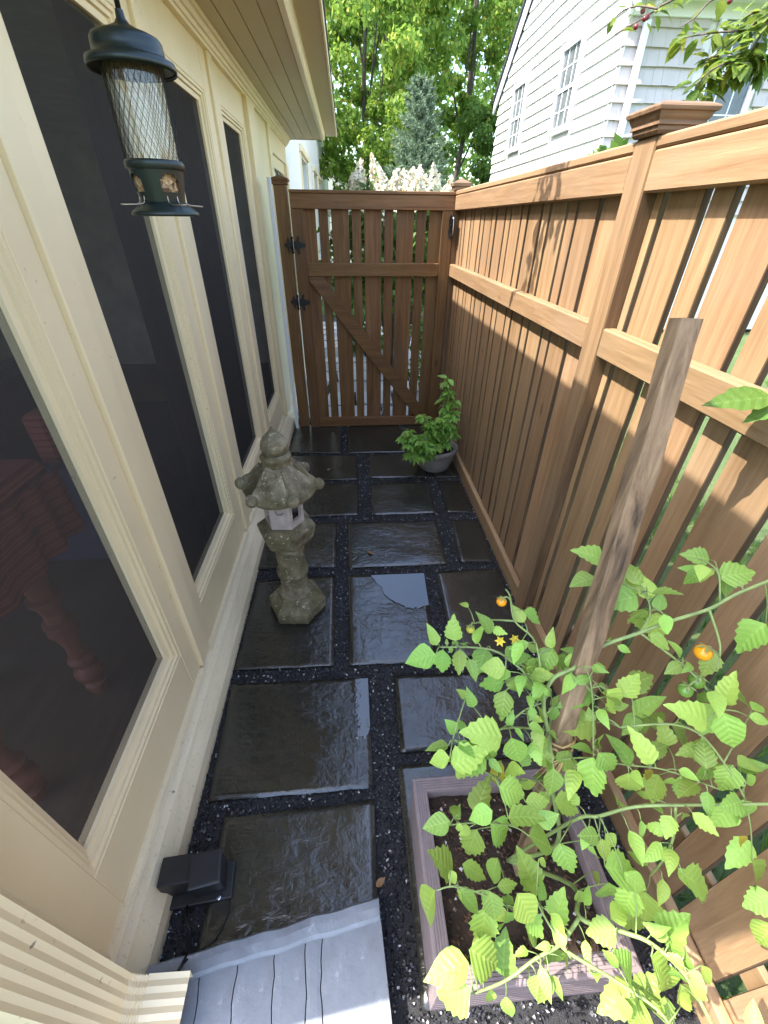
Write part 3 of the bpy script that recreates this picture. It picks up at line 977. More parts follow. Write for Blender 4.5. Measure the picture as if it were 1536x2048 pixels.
# diagonal brace
V = []
for (x, z) in ((-.318, 1.2805), (-.205, 1.2805), (.655, .188), (.655, .0935), (.600, .0935), (-.318, 1.255)):
    V.append((x, z))
n = len(V)
VV = [(x, YF+.004, z) for x, z in V]+[(x, YB-.001, z) for x, z in V]
F = [tuple(range(n)), tuple(range(2*n-1, n-1, -1))]+[(i, n+i, n+(i+1) % n, (i+1) % n) for i in range(n)]
o = fixn(part('brace', VV, F, wood('brace_wood', GD, GM, GL, 'X', wear=.2), gate))
def hinge(zc):
    h = link('hinge', None, gate, Vector((-.415, YF, zc))-WP[gate.name]); WP[h.name] = Vector((-.415, YF, zc)); h.empty_display_size = .03
    MB().tube([(-.4195, YF-.006, zc-.04), (-.4195, YF-.006, zc+.04)], .0065, n=8).obj('pin', M['black'], h, True)
    MB().sphere((-.4195, YF-.006, zc+.048), .009).sphere((-.4195, YF-.006, zc-.048), .009).obj('finial', M['black'], h, True)
    for s, x0 in ((1, -.411), (-1, -.431)):
        mb = MB()
        yb = YF-.002 if s > 0 else YF+.018
        outline = [(0, -.022), (.022, -.030), (.030, -.055), (.038, -.062), (.046, -.055), (.040, -.028), (.062, -.018), (.085, -.014), (.092, 0), (.085, .014), (.062, .018), (.040, .028), (.046, .055), (.038, .062), (.030, .055), (.022, .030), (0, .022)]
        if s < 0: outline = [(a*.55, b*.8) for a, b in outline]
        k = len(outline)
        VV = [(x0+s*a, yb-.004, zc+b) for a, b in outline]+[(x0+s*a, yb, zc+b) for a, b in outline]
        c0 = len(VV); VV += [(x0+s*.04, yb-.0045, zc), (x0+s*.04, yb, zc)]
        FF = [(i, (i+1) % k, c0) for i in range(k)]+[(k+(i+1) % k, k+i, c0+1) for i in range(k)]+[(i, k+i, k+(i+1) % k, (i+1) % k) for i in range(k)]
        fixn(part('strap', VV, FF, M['black'], h))
hinge(1.492); hinge(1.095)
lt = link('latch', None, gate, Vector((.80, YF, 1.62))-WP[gate.name]); WP[lt.name] = Vector((.80, YF, 1.62)); lt.empty_display_size = .03
ol = [(.785, 1.545), (.800, 1.538), (.811, 1.548), (.811, 1.585), (.806, 1.60), (.811, 1.625), (.811, 1.685), (.800, 1.698), (.785, 1.690), (.778, 1.66), (.783, 1.62), (.777, 1.58)]
k = len(ol)
VV = [(x, YF-.007, z) for x, z in ol]+[(x, YF, z) for x, z in ol]
FF = [tuple(range(k)), tuple(range(2*k-1, k-1, -1))]+[(i, k+i, k+(i+1) % k, (i+1) % k) for i in range(k)]
fixn(part('plate', VV, FF, M['black'], lt))
MB().tube(spline([(.802, YF-.007, 1.685), (.806, YF-.04, 1.67), (.806, YF-.045, 1.62), (.806, YF-.04, 1.57), (.802, YF-.007, 1.555)], 5), .0055, n=8).obj('handle', M['steel'], lt, True)
MB().box(.786, .80, YF-.03, YF-.0075, 1.625, 1.635).obj('thumb_lever', M['black'], lt)
box('strike_plate', .8125, .8148, YF-.05, YF+.0, 1.56, 1.68, M['black'], gate, .0008)

# white trim strip standing beside the gate post
o = box('trim_strip', -.556, -.527, 3.846, 3.862, -.02, 1.90, M['white'], None, .003)
tag(o, 'narrow white trim strip upright beside the gate post', 'trim strip')

# ------------------------------------------------------------------ fence (right)
fence = thing('fence', 'tan stained wooden fence with rails, capped posts and spaced pickets', 'fence', (.86, 1.45, 0))
FX = .815
M['postedge'] = wood('rough_shaded_post_side', (.10, .055, .026), (.18, .105, .052), (.27, .165, .085), 'Z', rough=.85, wear=.2)  # rough post sides with their shade put into the colour
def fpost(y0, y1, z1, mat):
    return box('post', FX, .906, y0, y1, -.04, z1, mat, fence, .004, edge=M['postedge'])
p_far = fpost(3.87, 3.962, 1.842, M['woodZ'])
p_mid = fpost(1.402, 1.506, 1.842, M['woodZ'])
p_near = fpost(-1.04, -.94, 1.842, M['woodZ'])
cap_pyramid('post_cap', .8605, 3.916, 1.8425, .07, .068, .03, M['capwood'], p_far)
# big moulded cap
V = []; F = []
cx, cy = .861, 1.448
for z, r in ((1.8425, .054), (1.850, .060), (1.858, .060), (1.860, .066), (1.868, .064), (1.876, .069), (1.884, .072), (1.886, .078), (1.893, .080), (1.897, .078), (1.904, .06)):
    V += [(cx-r, cy-r*1.0, z), (cx+r, cy-r, z), (cx+r, cy+r, z), (cx-r, cy+r, z)]
for k in range(10):
    for i in range(4): F.append((k*4+i, k*4+(i+1) % 4, (k+1)*4+(i+1) % 4, (k+1)*4+i))
F += [(3, 2, 1, 0), (40, 41, 42, 43)]
fixn(part('post_cap', V, F, M['capwood'], p_mid))
bays = [(1.507, 3.868), (-.938, 1.401)]
for a, b in bays:
    box('cap_rail', FX, .925, a, b, 1.8135, 1.840, M['woodY'], fence, .005)
    box('top_rail', FX+.0005, .856, a, b, 1.720, 1.8115, M['woodY'], fence, .005)
    box('mid_rail', FX, .857, a, b, 1.284, 1.372, M['woodY'], fence, .005)
    box('kick_board', .826, .8565, a+.002, b-.002, -.03, .085, M['woodY'], fence, .005)
    box('back_rail', .8825, .902, a, b, .16, .25, M['woodY'], fence, .004)
def pickets(y0, y1, seq):
    for a, b in seq:
        a = max(a, y0); b = min(b, y1)
        if b-a > .015:
            dx = random.uniform(-.0015, .0015)
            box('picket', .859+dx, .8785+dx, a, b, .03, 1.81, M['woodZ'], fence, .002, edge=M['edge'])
seq = []
y = 1.715
seq.append((1.53, 1.69))
P_ = .2565
while y < 3.9:
    seq += [(y, y+.143), (y+.165, y+.165+.0695)]
    y += P_
pickets(1.508, 3.866, seq)
y = 1.343
seq2 = [(1.366, 1.4005)]
while y > -.95:
    seq2 += [(y-.138, y), (y-.1665-.072, y-.1665)]
    y -= .267
pickets(-.936, 1.400, seq2)

# ------------------------------------------------------------------ neighbour's house (right)
nh = thing('neighbour_house', 'pale two storey house with lapped siding behind the fence', 'house', (3.84, 8.1, 0))
HX, HY, HE = 3.84, 8.10, 14.05
EZ = 4.05
NW = [(9.45, 10.22, 3.0, 4.11), (12.0, 12.8, 3.0, 4.11)]
# inner wall behind the siding
V = [(HX+.05, HY+.05, 0), (HX+.05, HE, 0), (HX+.05, HE, EZ), (HX+.05, (HY+HE)/2, EZ+(HE-HY)/2*.77), (HX+.05, HY+.05, EZ),
     (10, HY+.05, 0), (10, HE, 0), (10, HE, EZ), (10, (HY+HE)/2, EZ+(HE-HY)/2*.77), (10, HY+.05, EZ)]
fixn(part('core', V, [(0, 1, 2, 3, 4), (5, 9, 8, 7, 6), (0, 5, 6, 1), (0, 4, 9, 5), (1, 6, 7, 2)], M['offwhite'], nh))
EXP = .187
z = .10
zs = []
while z < 7.2:
    zs.append(z); z += EXP
def rake_limits(zt):
    if zt <= EZ: return HY, HE
    d = (zt-EZ)/.77
    return HY+d, HE-d
for z in zs:
    a, b = rake_limits(z+EXP*.5)
    if b-a < .2: break
    segs = [(a, b)]
    for w0, w1, wz0, wz1 in NW:
        if z+EXP > wz0-.07 and z < wz1+.07:
            ns = []
            for s0, s1 in segs:
                if w1+.08 <= s0 or w0-.08 >= s1: ns.append((s0, s1)); continue
                if w0-.08 > s0: ns.append((s0, w0-.08))
                if w1+.08 < s1: ns.append((w1+.08, s1))
            segs = ns
    for s0, s1 in segs:
        V = [(HX+.030, s0, z+EXP+.012), (HX+.030, s1, z+EXP+.012), (HX-.008, s1, z), (HX-.008, s0, z), (HX+.045, s0, z+EXP+.012), (HX+.045, s1, z+EXP+.012), (HX+.035, s1, z), (HX+.035, s0, z)]
        fixn(part('siding_course', V, [(0, 1, 2, 3), (7, 6, 5, 4), (3, 2, 6, 7), (0, 4, 5, 1), (0, 3, 7, 4), (1, 5, 6, 2)], M['offwhite'], nh))
# front face: individual shingles
SWN = (5.16, 5.92, 2.55, 4.3)
_sh = {}
for ci, z in enumerate(zs):
    if z > EZ-.16 or z < 1.6: continue
    x = HX+.0
    while x < 7.0:
        w = random.choice([.11, .14, .17, .20, .24])
        x1 = x+w
        if not (z+EXP > SWN[2]-.07 and z < SWN[3]+.07 and x1 > SWN[0]-.09 and x < SWN[1]+.09):
            key = (w,)
            if key not in _sh:
                VV = [(.0015, .030, EXP+.01), (w-.0015, .030, EXP+.01), (w-.0015, -.012, 0), (.0015, -.012, 0), (.0015, .042, EXP+.01), (w-.0015, .042, EXP+.01), (w-.0015, .03, 0), (.0015, .03, 0)]
                _sh[key] = mesh('shingle', VV, [(3, 2, 1, 0), (4, 5, 6, 7), (7, 6, 2, 3), (1, 5, 4, 0), (4, 7, 3, 0), (2, 6, 5, 1)], M['shingle'])
            link('shingle', _sh[key], nh, Vector((x, HY+random.uniform(-.003, .002), z+random.uniform(-.003, .003)))-WP[nh.name])
        x = x1
def house_window(face, a, b, z0, z1):
    """sash window in the -X side (face 'x') or the -Y side"""
    def bb(nm, u0, u1, d0, d1, zz0, zz1, mat, par):
        if face == 'x': return box(nm, HX-d1, HX-d0, u0, u1, zz0, zz1, mat, par, .003)
        return box(nm, u0, u1, HY-d1, HY-d0, zz0, zz1, mat, par, .003)
    w = bb('window', a+.05, b-.05, -.006, -.002, z0+.05, z1-.05, M['skyglass'], nh)
    bb('frame', a-.03, a+.05, -.03, .028, z0+.0505, z1-.0505, M['vinyl'], w)
    bb('frame', b-.05, b+.03, -.03, .028, z0+.0505, z1-.0505, M['vinyl'], w)
    bb('frame', a-.04, b+.04, -.03, .036, z1-.05, z1+.05, M['vinyl'], w)
    bb('sill', a-.05, b+.05, -.03, .05, z0-.03, z0+.05, M['vinyl'], w)
    zm = (z0+z1)/2
    bb('meeting_rail', a+.051, b-.051, -.0015, .016, zm-.025, zm+.025, M['vinyl'], w)
    n_ = 2
    for k in range(1, n_+1):
        u = a+(b-a)*k/(n_+1)
        bb('muntin', u-.009, u+.009, -.0015, .006, z0+.051, zm-.026, M['vinyl'], w)
        bb('muntin', u-.009, u+.009, -.0015, .006, zm+.026, z1-.051, M['vinyl'], w)
    for zz in ((z0+zm)/2, (z1+zm)/2):
        bb('muntin', a+.051, b-.051, -.0014, .0055, zz-.009, zz+.009, M['vinyl'], w)
    return w
for a, b, z0, z1 in NW: house_window('x', a, b, z0, z1)
house_window('y', SWN[0], SWN[1], SWN[2], SWN[3])
# eaves, rake boards, downspout
box('frieze_board', HX-.02, 8, HY-.035, HY+.03, EZ-.12, EZ+.06, M['vinyl'], nh, .004)
box('eave_soffit', HX-.12, 8, HY-.32, HY-.036, EZ+.02, EZ+.06, M['vinyl'], nh, .004)
gt = box('gutter', HX-.14, 8, HY-.44, HY-.321, EZ+.0, EZ+.12, M['vinyl'], nh, .015)
for s, y0 in ((1, HY-.30), (-1, HE+.22)):
    yp = (HY+HE)/2; zp = EZ+(yp-y0)*.77*s if s > 0 else EZ+(y0-yp)*.77
    zb = EZ-.02-(.0)
    V = []
    for y, z in ((y0, EZ-.16), (yp, zp-.16+.0), (yp, zp+.06), (y0, EZ+.06)):
        V += [(HX-.06, y, z), (HX-.0195, y, z)]
    fixn(part('rake_board', V, [(0, 2, 4, 6), (7, 5, 3, 1), (0, 1, 3, 2), (2, 3, 5, 4), (4, 5, 7, 6), (6, 7, 1, 0)], M['vinyl'], nh))
    V = [(HX-.10, y0, EZ+.062), (10, y0, EZ+.062), (10, yp, zp+.062), (HX-.10, yp, zp+.062), (HX-.10, y0, EZ+.10), (10, y0, EZ+.10), (10, yp, zp+.10), (HX-.10, yp, zp+.10)]
    fixn(part('roof', V, [(0, 1, 2, 3), (4, 5, 6, 7), (0, 1, 5, 4), (1, 2, 6, 5), (2, 3, 7, 6), (3, 0, 4, 7)], M['roof'], nh))
box('downspout', HX+.20, HX+.285, HY-.10, HY-.03, .3, EZ-.16, M['vinyl'], nh, .012)
MB().tube([(HX+.243, HY-.07, EZ-.155), (HX+.245, HY-.20, EZ-.06), (HX+.246, HY-.36, EZ-.005)], .036, n=8).obj('downspout_offset', M['vinyl'], nh, True)

# ------------------------------------------------------------------ stone lantern
ln = thing('stone_lantern', 'mossy stone lantern with hexagonal base, knobbed roof and onion finial', 'lantern', (-.318, 1.55, 0))
LC = (-.318, 1.55)
def hexloft(name, prof, mat, n=6, sub=5, rot=0, amp=.0025, curl=None, smooth=False):
    V = []; F = []
    N = n*sub
    for z, r in prof:
        for i in range(N):
            k = i//sub; u = (i % sub)/sub
            a0 = rot+2*math.pi*k/n; a1 = rot+2*math.pi*(k+1)/n
            x = r*((1-u)*math.cos(a0)+u*math.cos(a1)); y = r*((1-u)*math.sin(a0)+u*math.sin(a1))
            zz = z
            if curl: zz += curl(z, r, u)
            p = Vector((x, y, zz))
            d = noise.fractal((p.x*22, p.y*22, p.z*22), 1, 2, 4)*amp
            q = 1+d/max(.02, r)
            V.append((LC[0]+x*q, LC[1]+y*q, zz+d*.4))
    for k in range(len(prof)-1):
        for i in range(N):
            j = (i+1) % N
            F.append((k*N+i, k*N+j, (k+1)*N+j, (k+1)*N+i))
    F.append(tuple(range(N-1, -1, -1))); F.append(tuple((len(prof)-1)*N+i for i in range(N)))
    return part(name, V, F, mat, ln, smooth)
r0 = R(-4)
hexloft('base', [(-.002, .134), (.01, .142), (.04, .146), (.066, .144), (.078, .136), (.092, .116), (.106, .098), (.118, .091), (.126, .088)], M['stone'], rot=r0, amp=.004)
LCs = LC
mb = MB()
colp = [(.118, .080), (.128, .084), (.138, .079), (.148, .069), (.19, .066), (.232, .064), (.238, .069), (.244, .075), (.256, .077), (.268, .075), (.274, .068), (.282, .064), (.34, .066), (.40, .069), (.412, .074), (.424, .074)]
V = []; F = []
N = 28
for z, r in colp:
    for i in range(N):
        a = 2*math.pi*i/N
        d = noise.fractal((math.cos(a)*1.6, math.sin(a)*1.6, z*24), 1, 2, 4)*.0035
        V.append((LC[0]+(r+d)*math.cos(a), LC[1]+(r+d)*math.sin(a), z))
for k in range(len(colp)-1):
    for i in range(N):
        j = (i+1) % N
        F.append((k*N+i, k*N+j, (k+1)*N+j, (k+1)*N+i))
F.append(tuple(range(N-1, -1, -1))); F.append(tuple((len(colp)-1)*N+i for i in range(N)))
part('column', V, F, M['stone'], ln, True)
hexloft('platform', [(.420, .078), (.430, .090), (.448, .108), (.462, .117), (.474, .120), (.482, .119), (.487, .124), (.524, .132), (.531, .130), (.538, .121), (.548, .106), (.552, .090)], M['stone'], rot=r0, amp=.003)
# fire box: six pierced panels
rb = .086; zb0, zb1 = .552, .712
fb = link('fire_box', None, ln, Vector((LC[0], LC[1], .55))-WP[ln.name]); WP[fb.name] = Vector((LC[0], LC[1], .55)); fb.empty_display_size = .03
for k in range(6):
    a0 = r0+2*math.pi*k/6; a1 = r0+2*math.pi*(k+1)/6
    A = Vector((math.cos(a0), math.sin(a0), 0))*rb; B = Vector((math.cos(a1), math.sin(a1), 0))*rb
    nn = ((A+B)/2).normalized()
    def pt(u, z, d=0):
        p = A.lerp(B, u)-nn*d
        return (LC[0]+p.x, LC[1]+p.y, z)
    if k % 2 == 1:
        u0, u1, w0, w1 = .18, .82, .580, .690
        outer = [(0, zb0), (1, zb0), (1, zb1), (0, zb1)]
        inner = [(u0, w0), (u1, w0), (u1, w1), (u0, w1)]
    else:
        outer = [(0, zb0), (1, zb0), (1, zb1), (0, zb1)]
        inner = None
    V = []; F = []
    if inner:
        for d in (0, .018):
            V += [pt(u, z, d) for u, z in outer]+[pt(u, z, d) for u, z in inner]
        for i in range(4):
            j = (i+1) % 4
            F += [(i, j, 4+j, 4+i), (8+j, 8+i, 12+i, 12+j), (4+i, 4+j, 12+j, 12+i)]
    else:
        n_ = 14
        V = [pt(u, z) for u, z in outer]
        ring = [(.5+.22*math.cos(2*math.pi*i/n_), .645+.019*math.sin(2*math.pi*i/n_)) for i in range(n_)]
        V += [pt(u, z) for u, z in ring]+[pt(u, z, .012) for u, z in ring]
        # fan from the frame to the ring
        corner = [0 if (u < .5 and z < .645) else 1 if (u >= .5 and z < .645) else 2 if u >= .5 else 3 for u, z in ring]
        for i in range(n_):
            j = (i+1) % n_
            F.append((4+i, corner[i], 4+j) if corner[i] == corner[j] else (4+i, corner[i], corner[j], 4+j))
            F.append((4+i, 4+j, 4+n_+j, 4+n_+i))
        F.append(tuple(4+n_+i for i in range(n_)))
        F += []
    o = fixn(part('panel', V, F, M['pinkstone'], fb))
# roof with curled corners
def curl(z, r, u):
    if r < .10: return 0
    e = abs(u-.5)*2
    return (e**3)*.026*min(1, (r-.10)/.06)
rp = [(.712, .082), (.704, .120), (.697, .150), (.700, .162), (.714, .168), (.734, .162), (.762, .140), (.790, .112), (.814, .086), (.832, .068), (.840, .062), (.846, .060)]
hexloft('lantern_roof', rp, M['stone'], rot=r0, amp=.006, curl=curl, sub=8)
for k in range(6):
    a = r0+2*math.pi*k/6
    mb = MB()
    p0 = Vector((LC[0]+math.cos(a)*.150, LC[1]+math.sin(a)*.150, .728))
    c = p0+Vector((math.cos(a)*.012, math.sin(a)*.012, .012))
    V = []; F = []
    m_ = MB().sphere((c.x, c.y, c.z), .026, 14, 9)
    V = []
    for v in m_.V:
        q = Vector(v); d = noise.noise(q*40)*.0025
        q = c+(q-c)*(1+d/.026)
        V.append(q)
    part('knob', V, m_.F, M['stone'], ln, True)
    # ridge rib from the knob up to the neck
    rib = [(LC[0]+math.cos(a)*r, LC[1]+math.sin(a)*r, z_) for r, z_ in ((.152, .738), (.138, .752), (.118, .776), (.095, .803), (.070, .832))]
    MB().tube(spline(rib, 3), .015, .008, 8).obj('rib', M['stone'], ln, True)
nk = [(.836, .056), (.844, .058), (.850, .054), (.856, .058), (.864, .063), (.873, .063), (.880, .057), (.885, .045)]
def roundpart(name, prof, mat, amp=.003, N=26):
    V = []; F = []
    for z, r in prof:
        for i in range(N):
            a = 2*math.pi*i/N
            d = noise.fractal((math.cos(a)*1.5, math.sin(a)*1.5, z*25), 1, 2, 4)*amp if r > .01 else 0
            V.append((LC[0]+(r+d)*math.cos(a), LC[1]+(r+d)*math.sin(a), z))
    for k in range(len(prof)-1):
        for i in range(N):
            j = (i+1) % N
            F.append((k*N+i, k*N+j, (k+1)*N+j, (k+1)*N+i))
    F.append(tuple(range(N-1, -1, -1))); F.append(tuple((len(prof)-1)*N+i for i in range(N)))
    return part(name, V, F, mat, ln, True)
roundpart('neck', nk, M['stone'])
roundpart('finial', [(.878, .036), (.883, .045), (.892, .051), (.906, .0545), (.922, .054), (.938, .049), (.952, .040), (.964, .028), (.974, .016), (.983, .008), (.994, .003)], M['stone'])

# ------------------------------------------------------------------ pot and basil by the gate
pot = thing('clay_pot', 'weathered grey clay pot with rolled rim by the gate', 'pot', (.645, 3.02, 0))
MB().lathe([(-.001, .112), (.01, .120), (.06, .138), (.118, .152), (.122, .156), (.126, .154), (.132, .161), (.15, .172), (.172, .178), (.185, .176), (.190, .169), (.186, .160), (.165, .152), (.150, .140), (.149, .02)], (.645, 3.02, 0), 40).obj('pot_wall', M['potmat'], pot, True)
V = []; F = []
for k in range(9):
    for i in range(30):
        a = 2*math.pi*i/30; r = .145*k/8
        x = .645+r*math.cos(a); y = 3.02+r*math.sin(a)
        V.append((x, y, .155+noise.noise((x*40, y*40, 0))*.006))
for k in range(8):
    for i in range(30): F.append((k*30+i, k*30+(i+1) % 30, (k+1)*30+(i+1) % 30, (k+1)*30+i))
part('soil', V, F, M['soil'], pot, True)

def leaf_mesh(name, mat, L=1.0, W=.5, serr=0.0, fold=.12, droop=.15, nseg=6, seed=0, tipw=1.0):
    """leaf along +X, normal +Z, unit length, with midrib fold and droop"""
    rr = random.Random(seed)
    V = []; F = []
    prof = []
    for i in range(nseg+1):
        u = i/nseg
        w = W*.5*(math.sin(math.pi*min(1, u**.72*tipw)))*(1.0 if u < .98 else 0)
        if 0 < i < nseg: w *= 1+rr.uniform(-.08, .08)
        prof.append((u, max(w, .004)))
    for i, (u, w) in enumerate(prof):
        zc = -droop*u*u
        s = serr*(1 if i % 2 else -1)*(0 if i in (0, nseg) else 1)
        for side in (-1, 1):
            wv = .02*math.sin(u*9+side+seed)
            V.append((u*L+s*.35*W, side*w*(1+s), zc+fold*w+wv*w*2))
        V.append((u*L, 0, zc))
    for i in range(nseg):
        a = i*3; b = a+3
        F += [(a+2, b+2, b, a), (a+1, b+1, b+2, a+2)]
    me = mesh(name, V, F, mat, True)
    return me
def place_leaf(me, par, base, tip, nhint, name='leaf', wscale=1.0):
    b = Vector(base); x = Vector(tip)-b
    L = x.length
    x.normalize()
    z = Vector(nhint); z = (z-x*z.dot(x))
    if z.length < 1e-3: z = Vector((.1, .2, 1))
    z.normalize(); y = z.cross(x)
    mt = Matrix((x*L, y*L*wscale, z*L)).transposed().to_4x4()
    mt.translation = b-WP[par.name]
    return link(name, me, par, mw=mt)

bs = thing('basil_plant', 'bushy green basil plant growing from the clay pot', 'basil', (.645, 3.02, .155))
BL = [leaf_mesh('basil_leaf', M['basil'], 1, .52, 0, .25, .22+.1*k, 5, k) for k in range(3)]
bst = [[(.66, 3.03, .155), (.67, 3.03, .35), (.683, 3.01, .56), (.692, 3.0, .72)],
       [(.64, 3.0, .155), (.60, 2.96, .28), (.55, 2.93, .40), (.525, 2.93, .47)],
       [(.63, 3.0, .155), (.53, 2.93, .24), (.45, 2.90, .33), (.40, 2.90, .37)],
       [(.64, 2.98, .155), (.58, 2.87, .22), (.53, 2.83, .29), (.51, 2.82, .32)],
       [(.66, 3.0, .155), (.70, 2.96, .30), (.73, 2.95, .42), (.745, 2.95, .47)],
       [(.65, 3.02, .155), (.62, 2.95, .26), (.60, 2.92, .36), (.60, 2.92, .40)],
       [(.63, 3.0, .155), (.50, 2.90, .20), (.43, 2.87, .26), (.40, 2.86, .29)],
       [(.66, 3.02, .155), (.71, 3.0, .36), (.74, 2.99, .5), (.75, 2.99, .56)],
       [(.65, 3.0, .155), (.64, 2.93, .3), (.655, 2.92, .40), (.66, 2.92, .45)]]
bst += [[(.63, 2.99, .155), (.56, 2.92, .22), (.50, 2.88, .30), (.47, 2.87, .34)],
       [(.64, 2.99, .155), (.57, 2.90, .20), (.55, 2.84, .24), (.545, 2.82, .27)],
       [(.64, 3.0, .155), (.60, 2.94, .30), (.57, 2.92, .40), (.56, 2.92, .43)],
       [(.65, 3.0, .155), (.69, 2.97, .30), (.69, 2.94, .38), (.69, 2.93, .42)],
       [(.67, 3.02, .155), (.69, 3.0, .40), (.705, 2.99, .58), (.71, 2.985, .64)],
       [(.62, 2.99, .155), (.48, 2.92, .27), (.41, 2.9, .31), (.37, 2.89, .32)]]
bst += [[(.62, 2.99, .155), (.52, 2.90, .18), (.46, 2.86, .20), (.43, 2.85, .21)],
       [(.63, 2.98, .155), (.56, 2.88, .17), (.50, 2.83, .19), (.47, 2.81, .20)],
       [(.65, 2.99, .155), (.62, 2.89, .21), (.61, 2.85, .25), (.61, 2.84, .27)],
       [(.66, 3.0, .155), (.72, 2.95, .25), (.745, 2.93, .33), (.75, 2.93, .36)]]
rb_ = random.Random(3)
for s in bst:
    P = spline(s, 6)
    MB().tube(P, .0055, .003, 5).obj('stem', M['basilstem'], bs, True)
    nodes = P[4:]
    for i, p in enumerate(nodes):
        for k in range(3 if i > len(nodes)-4 else 2):
            if i % 2 and k: continue
            a = (i*.8+k*math.pi+rb_.uniform(-.4, .4)) if k < 2 else rb_.uniform(0, 6.28)
            Lf = rb_.uniform(.045, .082)
            d = Vector((math.cos(a), math.sin(a), rb_.uniform(-.5, .35))).normalized()
            place_leaf(BL[rb_.randrange(3)], bs, p+d*.008, p+d*(Lf+.008), (rb_.uniform(-.3, .3), rb_.uniform(-.5, .1), 1))
            # side shoots
            if rb_.random() < .5:
                d2_ = Vector((math.cos(a+.8), math.sin(a+.8), rb_.uniform(-.7, .2))).normalized()
                q = p+d*.03
                place_leaf(BL[rb_.randrange(3)], bs, q, q+d2_*Lf*.75, (rb_.uniform(-.3, .3), -.3, 1))

# ------------------------------------------------------------------ planter box
pl = thing('planter_box', 'square mauve brown planter box with a ridged rim full of soil', 'planter', (.37, .36, 0))
x0, x1, y0, y1 = .142, .600, .148, .572
ringp = [(0.012, 0.0), (0.0, .01)]
for k in range(8):
    z = .02+k*.030
    ringp += [(0.0, z), (0.0, z+.024), (.0035, z+.026), (.0035, z+.028)]
ringp += [(0, .262), (-.004, .266), (-.004, .276), (-.001, .28)]
for k in range(5):
    o_ = .002+k*.0066
    ringp += [(o_, .2805), (o_+.005, .2805), (o_+.0058, .2785), (o_+.0068, .2785)]
ringp += [(.036, .279), (.037, .272), (.037, .20)]
sides = []
def corner_pts(o_):
    return [(x0+o_, y0+o_), (x1-o_, y0+o_), (x1-o_, y1-o_), (x0+o_, y1-o_)]
for s in range(4):
    V = []; F = []
    for o_, z in ringp:
        c = corner_pts(o_)
        V += [(*c[s], z), (*c[(s+1) % 4], z)]
    for k in range(len(ringp)-1):
        F.append((2*k, 2*k+1, 2*k+3, 2*k+2))
    part('side_panel', V, F, M['planter'], pl)
V = []; F = []
ng = 26
for j in range(ng+1):
    for i in range(ng+1):
        x = x0+.038+(x1-x0-.076)*i/ng; y = y0+.038+(y1-y0-.076)*j/ng
        V.append((x, y, .242+noise.fractal((x*24, y*24, 3), 1, 2, 4)*.010))
for j in range(ng):
    for i in range(ng):
        a = j*(ng+1)+i; F.append((a, a+1, a+ng+2, a+ng+1))
soil = part('soil', V, F, M['soil'], pl, True)
# bark crumbs and perlite in the soil
V = []; F = []; rn = []
rs = random.Random(9)
for k in range(900):
    x = rs.uniform(x0+.045, x1-.045); y = rs.uniform(y0+.045, y1-.045); r = rs.uniform(.0025, .007)
    b = len(V)
    for dx, dy, dz in ((1, 0, 0), (-1, .2, 0), (0, 1, .2), (.1, -1, 0), (0, 0, .7)):
        V.append((x+dx*r*rs.uniform(.6, 1.3), y+dy*r*rs.uniform(.5, 1.2), .245+noise.fractal((x*24, y*24, 3), 1, 2, 4)*.010+dz*r))
    F += [(b, b+2, b+4), (b+2, b+1, b+4), (b+1, b+3, b+4), (b+3, b, b+4)]
    rn += [rs.random()]*4
t = NT('bark_crumbs')
at = t.n('Attribute', attribute_name='rnd')
t.p(Base_Color=t.ramp(at.outputs['Fac'], [(0, (.03, .016, .009)), (.6, (.075, .038, .02)), (.93, (.13, .075, .04)), (.97, (.6, .58, .55))]), Roughness=.8)
c_ = part('soil_crumbs', V, F, t.m, pl)
setrnd(c_.data, rn)
c_['kind'] = 'stuff'

# stake
sk = thing('wooden_stake', 'weathered square wooden stake leaning in the planter', 'stake', (.40, .345, .2))
A = Vector((.396, .33, .12)); B = Vector((.478, .616, 1.54))
ax = (B-A).normalized(); sd = ax.cross(Vector((0, 1, 0))).normalized(); fr_ = sd.cross(ax)
V = []; F = []
NS = 26
for i in range(NS+1):
    p = A.lerp(B, i/NS)
    k = 0
    for a, b in ((-1, -.85), (-.85, -1), (.85, -1), (1, -.85), (1, .85), (.85, 1), (-.85, 1), (-1, .85)):
        d = noise.fractal((p.x*9+a, p.y*9+b, p.z*9), 1, 2, 4)*.0032
        tp = 1 if i < NS else .93
        V.append(p+sd*((.0195+d)*a*tp)+fr_*((.0155+d)*b*tp))
for i in range(NS):
    for k in range(8): F.append((i*8+k, i*8+(k+1) % 8, (i+1)*8+(k+1) % 8, (i+1)*8+k))
F += [tuple(range(7, -1, -1)), tuple(NS*8+k for k in range(8))]
part('shaft', V, F, M['stake'], sk)
# straw ties
mb = MB()
rs = random.Random(5)
for k in range(3):
    c = A.lerp(B, .40+.012*k)
    ringp_ = [c+sd*(.031*math.cos(a))+fr_*(.027*math.sin(a))+ax*rs.uniform(-.006, .006) for a in [2*math.pi*i/14 for i in range(15)]]
    mb.tube(ringp_, .0022, n=5)
for k in range(16):
    c = A.lerp(B, .40)
    d = Vector((rs.uniform(-1, 1), rs.uniform(-1, .2), rs.uniform(-1, .3)))
    mb.tube(spline([c-fr_*.03, c-fr_*.03+d*.03, c-fr_*.03+d*.05+Vector((0, 0, -.03))], 3), .0011, .0006, 4)
mb.obj('twine', M['straw'], sk)

